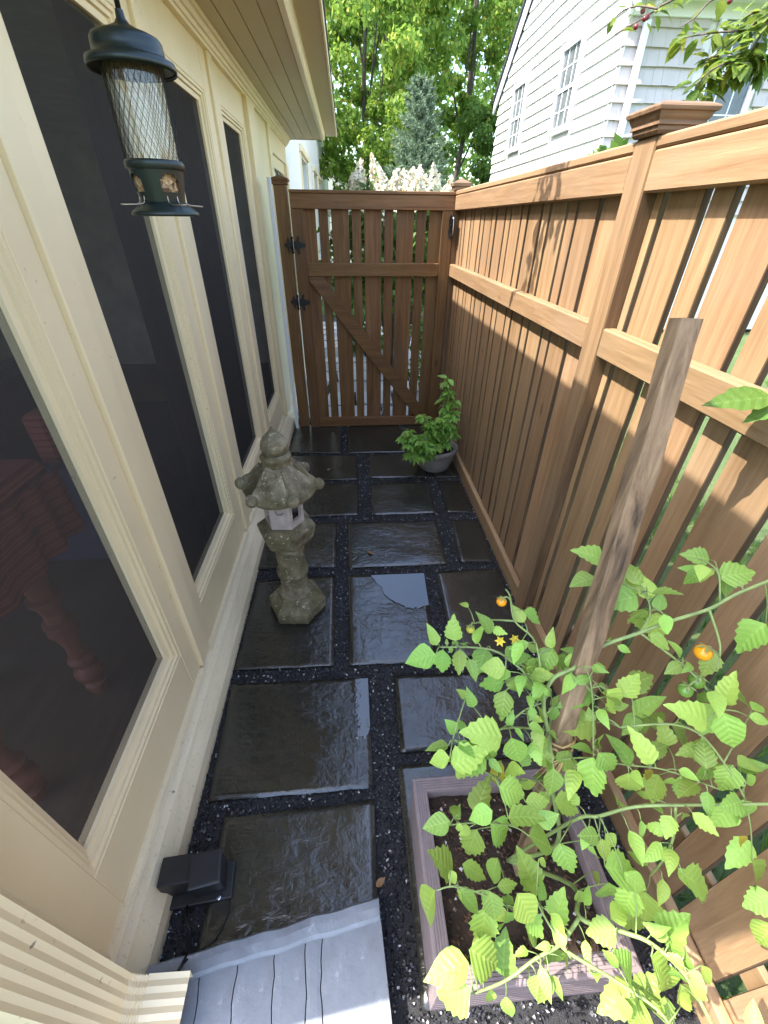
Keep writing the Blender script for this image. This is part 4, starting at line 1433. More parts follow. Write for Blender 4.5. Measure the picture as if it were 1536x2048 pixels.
LEAFLETS=[[0.149,0.527,0.962,0.136,0.54,0.997],[0.189,0.54,0.956,0.181,0.555,0.995],[0.141,0.505,0.959,0.089,0.5,0.956],[0.174,0.562,0.894,0.17,0.538,0.849],[0.206,0.55,0.907,0.202,0.516,0.877],[0.234,0.542,0.94,0.239,0.557,0.973],[0.255,0.529,0.987,0.24,0.542,1.023],[0.169,0.524,0.963,0.169,0.532,0.97],[0.19,0.56,0.908,0.19,0.553,0.896],[0.263,0.55,0.907,0.239,0.514,0.876],[0.284,0.495,0.918,0.241,0.499,0.917],[0.294,0.503,0.856,0.251,0.51,0.85],[0.306,0.514,0.846,0.338,0.492,0.84],[0.298,0.524,0.908,0.346,0.531,0.921],[0.291,0.479,0.861,0.274,0.44,0.827],[0.384,0.522,0.938,0.381,0.533,0.97],[0.376,0.547,0.893,0.359,0.56,0.903],[0.392,0.524,0.93,0.36,0.494,0.9],[0.432,0.539,0.892,0.427,0.517,0.861],[0.46,0.535,0.895,0.436,0.548,0.903],[0.427,0.514,0.926,0.438,0.486,0.896],[0.457,0.508,0.905,0.488,0.492,0.893],[0.417,0.461,0.909,0.445,0.461,0.924],[0.482,0.485,0.837,0.415,0.467,0.837],[0.473,0.44,0.906,0.507,0.414,0.87],[0.518,0.444,0.878,0.542,0.465,0.914],[0.54,0.465,0.88,0.585,0.467,0.903],[0.496,0.455,0.763,0.422,0.446,0.768],[0.477,0.469,0.884,0.493,0.459,0.88],[0.485,0.443,0.809,0.499,0.437,0.807],[0.461,0.398,0.789,0.479,0.395,0.785],[0.454,0.422,0.829,0.451,0.435,0.849],[0.518,0.648,1.06,0.472,0.654,1.086],[0.455,0.568,1.085,0.407,0.557,1.083],[0.582,0.591,1.01,0.546,0.62,1.048],[0.546,0.552,1.043,0.484,0.545,1.041],[0.569,0.542,1.048,0.55,0.562,1.082],[0.571,0.517,1.041,0.579,0.536,1.066],[0.601,0.577,0.975,0.606,0.556,0.928],[0.616,0.558,0.982,0.622,0.531,0.923],[0.578,0.509,1.036,0.581,0.484,1.013],[0.729,0.611,1.044,0.691,0.623,1.05],[0.703,0.572,1.087,0.679,0.569,1.068],[0.712,0.601,1.089,0.67,0.616,1.095],[0.699,0.551,1.088,0.751,0.541,1.11],[0.724,0.562,1.077,0.72,0.534,1.054],[0.788,0.496,1.007,0.743,0.486,0.961],[0.629,0.478,0.947,0.613,0.488,0.978],[0.607,0.453,0.958,0.58,0.444,0.953],[0.726,0.5,0.921,0.702,0.471,0.889],[0.701,0.412,0.885,0.698,0.432,0.94],[0.77,0.46,0.844,0.812,0.438,0.827],[0.736,0.386,0.877,0.762,0.373,0.885],[0.65,0.387,0.873,0.597,0.398,0.906],[0.711,0.433,0.841,0.677,0.396,0.811],[0.674,0.393,0.899,0.697,0.337,0.832],[0.525,0.366,0.769,0.505,0.406,0.798],[0.557,0.357,0.789,0.526,0.388,0.835],[0.592,0.396,0.74,0.631,0.4,0.758],[0.656,0.434,0.772,0.69,0.403,0.738],[0.452,0.381,0.783,0.435,0.323,0.718],[0.452,0.372,0.807,0.482,0.343,0.779],[0.52,0.354,0.753,0.524,0.33,0.705],[0.616,0.37,0.693,0.593,0.34,0.653],[0.362,0.361,0.782,0.355,0.325,0.75],[0.269,0.415,0.812,0.2,0.418,0.837],[0.291,0.41,0.809,0.31,0.385,0.76],[0.323,0.419,0.841,0.347,0.406,0.843],[0.398,0.447,0.752,0.416,0.436,0.739],[0.389,0.409,0.686,0.38,0.434,0.729],[0.432,0.419,0.721,0.423,0.395,0.682],[0.195,0.454,0.763,0.175,0.471,0.781],[0.169,0.425,0.77,0.13,0.422,0.781],[0.165,0.397,0.779,0.129,0.399,0.767],[0.262,0.433,0.721,0.283,0.42,0.696],[0.233,0.41,0.784,0.185,0.384,0.736],[0.286,0.413,0.712,0.269,0.39,0.676],[0.674,0.396,0.756,0.715,0.377,0.738],[0.687,0.363,0.74,0.703,0.339,0.704],[0.706,0.342,0.788,0.696,0.32,0.737],[0.779,0.363,0.714,0.815,0.363,0.747],[0.812,0.432,0.817,0.84,0.438,0.82],[0.213,0.488,0.835,0.199,0.494,0.853],[0.235,0.488,0.798,0.224,0.501,0.829],[0.46,0.542,0.678,0.479,0.559,0.702],[0.599,0.469,0.756,0.642,0.482,0.808],[0.634,0.509,0.715,0.67,0.467,0.661],[0.681,0.499,0.692,0.72,0.483,0.661],[0.618,0.478,0.739,0.582,0.449,0.719],[0.393,0.574,0.724,0.433,0.577,0.76],[0.453,0.562,0.722,0.404,0.55,0.719],[0.407,0.471,0.808,0.396,0.455,0.777],[0.342,0.535,0.882,0.36,0.513,0.854],[0.639,0.406,0.744,0.627,0.425,0.786],[0.684,0.388,0.768,0.643,0.38,0.763],[0.235,0.358,0.611,0.251,0.398,0.659],[0.252,0.34,0.669,0.209,0.333,0.658],[0.273,0.312,0.71,0.321,0.306,0.742],[0.167,0.338,0.639,0.117,0.333,0.632],[0.188,0.351,0.607,0.193,0.365,0.628],[0.178,0.316,0.692,0.177,0.303,0.678],[0.258,0.374,0.471,0.227,0.331,0.411],[0.27,0.352,0.568,0.325,0.326,0.52],[0.173,0.28,0.535,0.133,0.303,0.596],[0.163,0.274,0.582,0.171,0.256,0.565],[0.222,0.327,0.409,0.273,0.302,0.395],[0.285,0.31,0.49,0.259,0.276,0.445],[0.354,0.244,0.485,0.313,0.29,0.596],[0.278,0.222,0.612,0.308,0.188,0.565],[0.382,0.208,0.467,0.392,0.238,0.516],[0.324,0.301,0.641,0.377,0.29,0.616],[0.396,0.297,0.593,0.408,0.251,0.567],[0.529,0.298,0.389,0.541,0.278,0.374],[0.463,0.248,0.618,0.529,0.24,0.598],[0.515,0.223,0.585,0.493,0.188,0.517],[0.576,0.225,0.654,0.663,0.199,0.598],[0.445,0.283,0.672,0.409,0.283,0.682],[0.479,0.295,0.638,0.497,0.276,0.623],[0.452,0.282,0.616,0.454,0.267,0.585],[0.548,0.336,0.462,0.546,0.301,0.44],[0.333,0.268,0.627,0.35,0.258,0.615],[0.131,0.251,0.57,0.088,0.215,0.503],[0.188,0.162,0.48,0.104,0.146,0.497],[0.186,0.127,0.486,0.106,0.118,0.439],[0.187,0.172,0.513,0.248,0.149,0.474],[0.268,0.15,0.378,0.271,0.196,0.443],[0.232,0.225,0.522,0.217,0.185,0.461],[0.263,0.208,0.562,0.264,0.185,0.516],[0.303,0.192,0.522,0.347,0.177,0.49],[0.464,0.175,0.543,0.418,0.175,0.523],[0.361,0.171,0.457,0.369,0.14,0.412],[0.311,0.135,0.472,0.304,0.106,0.454],[0.232,0.131,0.406,0.229,0.108,0.383],[0.257,0.118,0.415,0.259,0.09,0.398],[0.472,0.102,0.499,0.449,0.139,0.588],[0.523,0.116,0.411,0.433,0.083,0.398],[0.53,0.1,0.375,0.563,0.122,0.424],[0.55,0.139,0.497,0.573,0.072,0.435],[0.576,0.158,0.492,0.593,0.18,0.558],[0.566,0.159,0.527,0.536,0.176,0.532],[0.597,0.241,0.461,0.596,0.196,0.391],[0.495,0.238,0.614,0.531,0.211,0.598],[0.643,0.307,0.768,0.629,0.277,0.751],[0.758,0.324,0.654,0.732,0.298,0.6],[0.764,0.319,0.682,0.794,0.282,0.618],[0.783,0.271,0.605,0.729,0.243,0.586],[0.745,0.233,0.632,0.774,0.194,0.587],[0.775,0.189,0.585,0.732,0.185,0.553],[0.78,0.159,0.528,0.756,0.141,0.478],[0.696,0.334,0.802,0.678,0.309,0.76],[0.756,0.355,0.75,0.809,0.359,0.753],[0.765,0.342,0.742,0.783,0.328,0.716],[0.617,0.298,0.703,0.632,0.287,0.681],[0.716,0.395,0.614,0.714,0.367,0.573],[0.226,0.438,0.724,0.185,0.404,0.663],[0.174,0.395,0.761,0.235,0.396,0.796],[0.268,0.362,0.72,0.319,0.348,0.704],[0.334,0.388,0.647,0.366,0.394,0.651],[0.322,0.344,0.689,0.365,0.339,0.695],[0.399,0.357,0.645,0.443,0.34,0.641],[0.343,0.318,0.66,0.374,0.317,0.687],[0.512,0.133,0.544,0.549,0.102,0.508],[0.587,0.11,0.454,0.628,0.065,0.392],[0.496,0.091,0.461,0.484,0.064,0.399],[0.555,0.094,0.438,0.552,0.058,0.415],[0.655,0.04,0.501,0.669,0.07,0.523],[0.436,0.243,0.501,0.453,0.228,0.471],[0.177,0.249,0.548,0.216,0.23,0.54],[0.226,0.227,0.617,0.231,0.193,0.589],[0.525,0.26,0.459,0.541,0.226,0.391],[0.638,0.232,0.326,0.582,0.225,0.299],[0.592,0.116,0.551,0.603,0.093,0.538],[0.58,0.139,0.541,0.571,0.118,0.49]]
STEMS=[[0.0075,0.005,[[0.37,0.37,0.25],[0.437,0.335,0.459],[0.42,0.396,0.597],[0.394,0.436,0.741],[0.368,0.461,0.844],[0.385,0.482,0.893],[0.419,0.484,0.919],[0.477,0.505,0.955],[0.542,0.503,0.995],[0.595,0.505,1.022],[0.662,0.507,1.049],[0.704,0.512,1.08],[0.778,0.519,1.115]]],[0.0045,0.003,[[0.368,0.461,0.844],[0.336,0.491,0.884],[0.322,0.504,0.901],[0.264,0.53,0.932],[0.16,0.541,0.935]]],[0.004,0.0025,[[0.368,0.461,0.844],[0.357,0.529,0.941],[0.315,0.56,0.98],[0.307,0.588,1.021],[0.298,0.598,1.034]]],[0.003,0.002,[[0.315,0.56,0.98],[0.264,0.564,0.982],[0.228,0.562,0.975]]],[0.004,0.003,[[0.395,0.448,0.758],[0.29,0.447,0.78],[0.228,0.427,0.761],[0.18,0.431,0.779]]],[0.0035,0.002,[[0.29,0.447,0.78],[0.333,0.46,0.822],[0.368,0.461,0.844]]],[0.006,0.0045,[[0.37,0.37,0.25],[0.437,0.334,0.599],[0.473,0.321,0.654],[0.53,0.315,0.705],[0.627,0.297,0.743],[0.754,0.276,0.78]]],[0.0045,0.003,[[0.593,0.302,0.728],[0.593,0.271,0.666],[0.588,0.254,0.589],[0.586,0.25,0.529]]],[0.0075,0.0055,[[0.37,0.37,0.25],[0.456,0.271,0.421],[0.421,0.204,0.498],[0.485,0.172,0.529],[0.524,0.152,0.539],[0.563,0.11,0.535],[0.589,0.047,0.501]]],[0.006,0.004,[[0.421,0.204,0.498],[0.367,0.17,0.495],[0.313,0.155,0.485],[0.252,0.134,0.464],[0.188,0.123,0.459]]],[0.0055,0.004,[[0.367,0.175,0.501],[0.375,0.159,0.497],[0.442,0.119,0.499],[0.501,0.079,0.501],[0.524,0.053,0.485]]],[0.0035,0.0025,[[0.337,0.199,0.497],[0.276,0.22,0.539],[0.219,0.24,0.561],[0.167,0.252,0.572],[0.132,0.25,0.566]]],[0.004,0.0025,[[0.384,0.15,0.485],[0.344,0.196,0.53],[0.321,0.225,0.569]]],[0.004,0.003,[[0.542,0.503,0.995],[0.602,0.463,0.962],[0.647,0.425,0.93],[0.673,0.397,0.892]]],[0.0035,0.003,[[0.516,0.416,0.813],[0.589,0.404,0.839],[0.633,0.39,0.842],[0.661,0.367,0.83],[0.696,0.323,0.788],[0.709,0.292,0.763]]],[0.003,0.002,[[0.419,0.484,0.919],[0.438,0.479,0.931],[0.45,0.454,0.897],[0.451,0.418,0.845],[0.449,0.379,0.788]]],[0.004,0.0025,[[0.662,0.507,1.049],[0.68,0.466,0.993],[0.672,0.44,0.954]]],[0.004,0.002,[[0.477,0.505,0.955],[0.485,0.529,0.991],[0.49,0.543,1.012]]],[0.003,0.002,[[0.542,0.503,0.995],[0.563,0.521,1.024],[0.555,0.544,1.056],[0.517,0.558,1.071]]],[0.003,0.002,[[0.683,0.511,1.057],[0.682,0.542,1.103],[0.662,0.557,1.122],[0.634,0.564,1.13]]],[0.003,0.002,[[0.405,0.425,0.674],[0.459,0.39,0.752],[0.517,0.368,0.762],[0.589,0.352,0.765],[0.671,0.31,0.767]]],[0.003,0.002,[[0.416,0.361,0.53],[0.315,0.338,0.591],[0.233,0.335,0.629],[0.159,0.333,0.636]]],[0.003,0.002,[[0.415,0.409,0.616],[0.308,0.393,0.67],[0.236,0.397,0.719],[0.204,0.406,0.746]]]]
FRUIT=[['orange',[0.289,0.584,1.013],0.0112],['orange',[0.648,0.461,0.981],0.0165],['green',[0.612,0.423,0.922],0.0145],['green',[0.641,0.436,0.928],0.0155],['yellowgreen',[0.224,0.557,0.966],0.0095]]
FLOWERS=[[0.28,0.532,0.955],[0.31,0.532,0.958],[0.277,0.383,0.721],[0.686,0.251,0.719],[0.55,0.355,0.764]]
TWIGS=[[[1.38,1.847,2.275],[1.291,1.844,2.224],[1.154,1.878,2.222],[1.101,1.877,2.179],[1.072,1.892,2.163]],[[1.435,1.913,2.287],[1.144,1.942,2.261],[1.033,1.952,2.227],[1.026,1.973,2.222],[0.958,1.98,2.189],[0.911,1.994,2.168]],[[0.98,1.886,2.197],[0.94,1.925,2.212],[0.906,1.951,2.211],[0.88,1.966,2.194]],[[1.349,1.707,2.156],[1.227,1.731,2.142],[1.185,1.746,2.123],[1.117,1.775,2.123],[1.038,1.802,2.117]],[[1.347,1.667,2.098],[1.234,1.67,2.054],[1.196,1.688,2.041],[1.157,1.699,2.018],[1.099,1.704,1.983]],[[1.157,1.634,2.029],[1.108,1.666,2.034],[1.066,1.678,2.011],[1.042,1.667,1.958]],[[1.214,1.673,2.179],[1.187,1.658,2.12],[1.172,1.654,2.077],[1.156,1.661,2.051],[1.123,1.692,2.057]],[[1.346,1.766,2.153],[1.248,1.816,2.179],[1.22,1.812,2.135],[1.159,1.805,2.083],[1.139,1.825,2.074]],[[1.289,1.647,2.063],[1.252,1.662,2.045],[1.228,1.686,2.042],[1.232,1.699,2.026]]]
BERRIES=[[0.969,1.918,2.188],[0.961,1.916,2.184],[0.932,1.902,2.162],[0.956,1.93,2.204],[1.23,1.927,2.232],[1.235,1.929,2.235]]
SHRUBLEAF=[[0.796, 0.726, 1.381, 0.669, 0.731, 1.374], [0.804, 0.714, 1.366, 0.74, 0.705, 1.344], [0.801, 0.734, 1.393, 0.783, 0.746, 1.408]]

# ------------------------------------------------------------------ tomato plant
tp = thing('tomato_plant', 'sprawling tomato plant with pale green leaves in the planter', 'tomato plant', (.37, .37, .25))
for r0_, r1_, pts in STEMS:
    MB().tube(spline(pts, 5), r0_*.68, r1_*.6, 7).obj('stem', M['stem'], tp, True)
TL = []
for k in range(5):
    TL.append(leaf_mesh('tomato_leaf', M['leaf'], 1, [.62, .70, .55, .66, .6][k], .0, .30, .15+.10*k, 7, k))
TS = []
for k in range(4):
    TS.append(leaf_mesh('tomato_leaf_cut', M['leaf'], 1, [.66, .74, .60, .7][k], .085, .30, .14+.11*k, 12, 10+k))
TY = leaf_mesh('tomato_leaf_yellow', M['leafyellow'], 1, .6, .1, .5, .3, 8, 30)
rt = random.Random(12)
SPT = [Vector(p) for s in STEMS for p in spline(s[2], 5)]
pet = MB()
for i, l in enumerate(LEAFLETS):
    b = Vector(l[:3]); t_ = Vector(l[3:])
    b, t_ = b+(b-t_)*.05, t_+(t_-b)*.10
    if (t_-b).length > .084:
        c0 = (b+t_)/2; k_ = .084/(t_-b).length; b, t_ = c0+(b-c0)*k_, c0+(t_-c0)*k_
    toward = (Vector((0, 0, 1.65))-b).normalized()
    nh_ = toward*.55+Vector((rt.uniform(-.55, .35), rt.uniform(-.45, .45), .75))
    big = (t_-b).length
    me = rt.choice(TS if (big > .048 and rt.random() < .62) else TL)
    if i in (76,): me = TY
    place_leaf(me, tp, b, t_, nh_, 'leaf', rt.uniform(.90, 1.18))
    q = min(SPT, key=lambda p: (p-b).length)
    if .004 < (q-b).length < .16:
        mid = (q+b)/2+Vector((0, 0, .008))
        MBp = spline([q, mid, b], 4)
        pet.tube(MBp, .0016, .0011, 5)
re_ = random.Random(99)
for k in range(210):
    q = re_.choice(SPT)
    if (q.x > .62 or q.y > .56) and re_.random() < .7: continue
    if re_.random() < .2: continue
    if q.z < .42 or q.x > .80: continue
    d = Vector((re_.uniform(-1, 1), re_.uniform(-1, 1), re_.uniform(-.5, .7))).normalized()
    b = q+d*re_.uniform(.012, .04); Lf = re_.uniform(.026, .056)
    d2_ = (d+Vector((re_.uniform(-.6, .6), re_.uniform(-.6, .6), re_.uniform(-.7, .2)))).normalized()
    t_ = b+d2_*Lf
    if max(b.x, t_.x) > .84: continue
    toward = (Vector((0, 0, 1.65))-b).normalized()
    place_leaf(re_.choice(TS+TL), tp, b, t_, toward*.5+Vector((re_.uniform(-.6, .6), re_.uniform(-.6, .6), .7)), 'leaf', re_.uniform(.8, 1.05))
    pet.tube([q, (q+b)/2+Vector((0, 0, .004)), b], .0013, .0009, 4)
o = pet.obj('petioles', M['stem'], tp, True)
o['kind'] = 'stuff'
def star(c, n, r, w, mat, name, par, up, dr=.2):
    mb = MB(); c = Vector(c); up = Vector(up).normalized()
    a_ = up.cross(Vector((.3, .9, .2))).normalized(); b_ = up.cross(a_)
    for k in range(n):
        t0 = 2*math.pi*k/n
        d = a_*math.cos(t0)+b_*math.sin(t0); e = up.cross(d)
        mb.add([c, c+d*r*.45+e*w-up*dr*r*.2, c+d*r-up*dr*r, c+d*r*.45-e*w-up*dr*r*.2], [(0, 1, 2, 3)])
    return mb.obj(name, mat, par)
for kind, c, r in FRUIT:
    mb = MB().sphere(c, r*.94, 18, 12, .95)
    f_ = mb.obj('tomato', M['fruit'+kind], tp, True)
    c = Vector(c)
    star(c+Vector((0, 0, r*.95)), 5, r*1.15, r*.2, M['stem'], 'calyx', f_, (0.1, .2, 1))
    q = min(SPT, key=lambda p: (p-c).length)
    MB().tube(spline([c+Vector((0, 0, r*.9)), (c+q)/2+Vector((0, 0, .012)), q], 4), .0015, .002, 5).obj('truss', M['stem'], f_, True)
for i, c in enumerate(FLOWERS):
    if i in (0, 1):
        c = Vector(c)
        f_ = star(c, 6, .0115, .003, M['petal'], 'flower', tp, (-.3, -.7, .5), -.35)
        MB().lathe([(0, .002), (.004, .003), (.010, .001)], (c.x, c.y, c.z), 6).obj('anther', M['petal'], f_)
    else:
        b = Vector(c)
        place_leaf(TY, tp, b, b+Vector((.018, -.012, -.022)), (0, -.6, .6), 'yellow_leaf', 1.3)

# twig of another shrub reaching over the fence at the right
tw = thing('shrub_twig', 'small leafy twig reaching in beside the fence above the tomato plant', 'twig', tuple(SHRUBLEAF[0][:3]))
SL = leaf_mesh('shrub_leaf', M['shrubleaf'], 1, .42, .06, .2, .1, 9, 3)
for l in SHRUBLEAF:
    place_leaf(SL, tw, l[:3], l[3:], (-.5, -.4, .75), 'leaf', 1.1)
e = Vector(SHRUBLEAF[0][:3])
MB().tube(spline([e, e+Vector((.05, -.03, -.02)), e+Vector((.10, -.12, -.12)), e+Vector((.12, -.2, -.9)), e+Vector((.11, -.2, -1.33))], 5), .002, .006, 6).obj('stem', M['twig'], tw, True)

# crab apple boughs, upper right and overhead
ca = thing('crab_apple_bough', 'thin leafy crab apple branches with dark berries at the upper right', 'branch', (1.2, .9, 2.2))
CL = [leaf_mesh('crab_leaf', M['cherryleaf'], 1, .5+.06*k, .05, .2, .1+.1*k, 8, 40+k) for k in range(3)]
CY = leaf_mesh('crab_leaf_turned', M['leafyellow'], 1, .5, .05, .2, .2, 8, 50)
rc = random.Random(21)
hub = Vector((1.9, .75, 2.3))
for ti, T in enumerate(TWIGS):
    P = spline(T, 7)
    if ti not in (2, 5):
        P = spline([hub, (hub*.4+P[0]*.6)+Vector((0, 0, .05)), P[0]], 5)[:-1]+P
    MB().tube(P, .0055 if ti not in (2, 5) else .003, .0013, 5).obj('twig', M['twig'], ca, True)
    dense = ti in (3, 4, 5, 6, 7, 8)
    k0 = 0
    for i, p in enumerate(P):
        u = i/len(P)
        if not dense and rc.random() < .62: continue
        if p.x > 1.45: continue
        for k in range(2 if dense else 1):
            a = rc.uniform(0, 6.28)
            d = Vector((math.cos(a)*.8-.2, math.sin(a)*.6, rc.uniform(-.8, .25))).normalized()
            Lf = rc.uniform(.03, .058)
            st = p+d*rc.uniform(.006, .02)
            place_leaf(CY if rc.random() < .05 else rc.choice(CL), ca, st, st+d*Lf, (rc.uniform(-.5, .5), rc.uniform(-.6, .2), 1), 'leaf')
for b in BERRIES:
    f_ = MB().sphere(b, .0075, 10, 8).obj('berry', M['berry'], ca, True)
    b = Vector(b)
    MB().tube([b, b+Vector((.004, 0, .02)), b+Vector((.012, .002, .035))], .0006, n=4).obj('stalk', M['twig'], f_)
# tree trunk far right carrying the bough
MB().tube(spline([(2.15, .6, -.06), (2.12, .62, .9), (2.0, .7, 1.8), (1.9, .75, 2.3), (1.4, 1.1, 2.75), (.7, 1.6, 2.85), (.2, 1.95, 2.8)], 6), .06, .006, 8).obj('limb', M['bark'], ca, True)
for k in range(8):
    b0 = Vector((.62-.07*k, 1.52+.085*k, 2.84))
    dx = rc.uniform(-.05, .05)
    P = spline([b0, b0+Vector((dx*.5, .05, -.12)), b0+Vector((dx, .08, -.26)), b0+Vector((dx*1.2, .10, -.40))], 6)
    MB().tube(P, .003, .001, 5).obj('twig', M['twig'], ca, True)
    for i, p in enumerate(P[3:]):
        if p.z < 1.65+.30*p.y+.07: continue
        for j in range(2):
            a = rc.uniform(0, 6.28)
            d = Vector((math.cos(a)*.7, math.sin(a)*.7, rc.uniform(-.9, 0))).normalized()
            place_leaf(rc.choice(CL), ca, p, p+d*rc.uniform(.04, .065), (rc.uniform(-.5, .5), rc.uniform(-.6, .2), 1), 'leaf')

# ------------------------------------------------------------------ bird feeder
bf = thing('bird_feeder', 'dark green tube bird feeder with wire mesh hanging by the porch', 'bird feeder', (-.30, .885, 1.655))
C = (-.30, .885, 0)
MB().lathe([(1.826, .0575), (1.8235, .0590), (1.828, .0600), (1.834, .0585), (1.8365, .052), (1.840, .0475), (1.846, .0470), (1.8535, .0465), (1.8575, .0435), (1.8615, .034), (1.8655, .021), (1.8705, .010), (1.876, .006), (1.884, .005)], C, 40, cap=False).obj('cap', M['feeder'], bf, True)
MB().lathe([(1.8275, .0565), (1.838, .046), (1.842, .044), (1.842, .001)], C, 40, cap=False).obj('cap_lining', M['feeder'], bf, True)
MB().tube([(C[0], C[1], 1.87), (C[0], C[1], 2.375)], .0035, n=8).obj('hanging_rod', M['black'], bf, True)
MB().tube([(C[0]+.012*math.cos(a), C[1], 2.383+.012*math.sin(a)) for a in [R(d) for d in range(-90, 181, 30)]], .002, n=6).obj('hook', M['black'], bf, True)
MB().lathe([(1.7185, .0375), (1.838, .0375)], C, 36, cap=False).obj('seed_tube', M['clear'], bf, True)
V = []; F = []
mb = MB().lathe([(1.664, .030), (1.69, .034), (1.7175, .0355), (1.722, .034), (1.7245, .0005)], C, 20)
mb.obj('seed', M['seed'], bf, True)
# wire mesh, two families of helices
NWIRE = 30
rW = .0415
for sgn in (1, -1):
    mb = MB()
    for k in range(NWIRE):
        a0 = 2*math.pi*k/NWIRE
        P = [(C[0]+rW*math.cos(a0+sgn*u*1.35), C[1]+rW*math.sin(a0+sgn*u*1.35), 1.716+.124*u) for u in [i/14 for i in range(15)]]
        mb.tube(P, .00042, n=4, cap=False)
    mb.obj('wire_mesh', M['wire'], bf)
# base with four arched ports
V = []; F = []
NA, NZ = 64, 14
zb, zt = 1.672, 1.7165
for j in range(NZ+1):
    u = j/NZ; z = zb+(zt-zb)*u
    r = .0335+.0075*u
    for i in range(NA):
        a = 2*math.pi*i/NA
        V.append((C[0]+r*math.cos(a), C[1]+r*math.sin(a), z))
for j in range(NZ):
    for i in range(NA):
        ii = (i % 16)-8+.5; zz = (j+.5)/NZ
        if abs(ii) < 3.6 and .30 < zz < .80 and (abs(ii)/3.6)**2+max(0, (zz-.58)/.22)**2 < 1: continue
        F.append((j*NA+i, j*NA+(i+1) % NA, (j+1)*NA+(i+1) % NA, (j+1)*NA+i))
part('port_wall', V, F, M['feeder'], bf, True)
MB().lathe([(1.7125, .0415), (1.714, .0435), (1.721, .0440), (1.7245, .0425), (1.7245, .0395)], C, 40, cap=False).obj('collar', M['feeder'], bf, True)
MB().lathe([(1.6545, .047), (1.6535, .051), (1.656, .0525), (1.660, .050), (1.665, .042), (1.672, .0345)], C, 40).obj('tray', M['feeder'], bf, True)
for k in range(4):
    a = R(22.5+45)+k*math.pi/2-R(22.5)
    d = Vector((math.cos(a), math.sin(a), 0)); e = Vector((-d.y, d.x, 0))
    c = Vector((C[0], C[1], 1.668))
    P = [c+d*.033+e*.008+Vector((0, 0, .012)), c+d*.037+e*.008+Vector((0, 0, .002)), c+d*.060+e*.006, c+d*.068, c+d*.060-e*.006, c+d*.037-e*.008+Vector((0, 0, .002)), c+d*.033-e*.008+Vector((0, 0, .012))]
    MB().tube(spline(P, 4), .0011, n=6).obj('perch', M['copper'], bf, True)

# ------------------------------------------------------------------ low garden light and its cable
gl_ = thing('garden_light', 'small dark plastic box light on the ground beside the sill', 'garden light', (-.50, .43, 0))
def rbox(name, cx, cy, z0, z1, hx, hy, a, mat, par, taper=1.0):
    V = []
    for z, s in ((z0, 1), (z1, taper)):
        for x, y in ((-hx, -hy), (hx, -hy), (hx, hy), (-hx, hy)):
            V.append((cx+(x*math.cos(a)-y*math.sin(a))*s, cy+(x*math.sin(a)+y*math.cos(a))*s, z))
    o = part(name, V, [(3, 2, 1, 0), (4, 5, 6, 7)]+[(i, (i+1) % 4, 4+(i+1) % 4, 4+i) for i in range(4)], mat, par)
    bv = o.modifiers.new('bevel', 'BEVEL'); bv.width = .004; bv.segments = 2
    return o
rbox('housing', -.470, .452, .016, .112, .042, .038, R(9), M['plastic'], gl_, .94)
rbox('rear_box', -.556, .455, .012, .104, .046, .036, R(4), M['plastic'], gl_, .97)
rbox('visor', -.468, .448, .1125, .119, .046, .044, R(9), M['plastic'], gl_, .9)
rbox('base_plate', -.505, .440, .002, .0155, .098, .046, R(5), M['plastic'], gl_)
MB().lathe([(0, .006), (.003, .006), (.004, .003)], (-.44, .405, .0156), 8).obj('screw', M['steel'], gl_)
MB().tube(spline([(-.415, .405, .012), (-.408, .37, .006), (-.43, .32, .007), (-.465, .29, .04), (-.482, .268, .075), (-.495, .245, .079)], 6), .0022, n=6).obj('cable', M['black'], gl_, True)
MB().tube(spline([(-.53, .40, .01), (-.515, .36, .03), (-.495, .33, .03), (-.485, .29, .055), (-.486, .262, .08), (-.50, .235, .079)], 6), .004, n=6).obj('cord', M['black'], gl_, True)

# ------------------------------------------------------------------ cracked grey step in the foreground
sp_ = thing('grey_step', 'grey painted step slab with wavy cracks at the bottom edge', 'step', (-.25, .1, 0))
far0, far1 = Vector((-.575, .258)), Vector((.026, .350))
near0, near1 = Vector((-.55, -.35)), Vector((.075, -.26))
us = [0, .16, .335, .505, .655, .815, .87, 1.0]
us = [0, .22, .37, .53, .665, .735, 1.0]
def edge(u, seed):
    pts = []
    for k in range(25):
        v = k/24
        p = far0.lerp(far1, u)*(1-v)+near0.lerp(near1, u)*v
        w = 0 if u in (0, 1) else noise.noise((v*7, seed, 0))*.010+noise.noise((v*19, seed, 4))*.004
        pts.append(Vector((p.x+w, p.y)))
    return pts
E_ = [edge(u, i*7.7) for i, u in enumerate(us)]
ZT = .058
for i in range(len(us)-1):
    gapw = .0014
    A_ = [p+Vector((gapw if i else 0, 0)) for p in E_[i]]
    B_ = [p-Vector((gapw if i < len(us)-2 else 0, 0)) for p in E_[i+1]]
    V = []
    nseg = 4
    for k in range(25):
        for s in range(nseg+1):
            q = A_[k].lerp(B_[k], s/nseg)
            edge_dip = .0012 if s in (0, nseg) else 0
            V.append((q.x, q.y, ZT-edge_dip+noise.noise((q.x*6, q.y*6, 2))*.0015))
    top = len(V)
    for k in range(25):
        for q in (A_[k], B_[k]): V.append((q.x, q.y, -.02))
    F = []
    n1 = nseg+1
    for k in range(24):
        for s in range(nseg):
            F.append((k*n1+s, k*n1+s+1, (k+1)*n1+s+1, (k+1)*n1+s))
        F.append((k*n1, (k+1)*n1, top+2*k+2, top+2*k)); F.append((k*n1+nseg, top+2*k+1, top+2*k+3, (k+1)*n1+nseg))
    fixn(part('slab', V, F, M['step'], sp_))
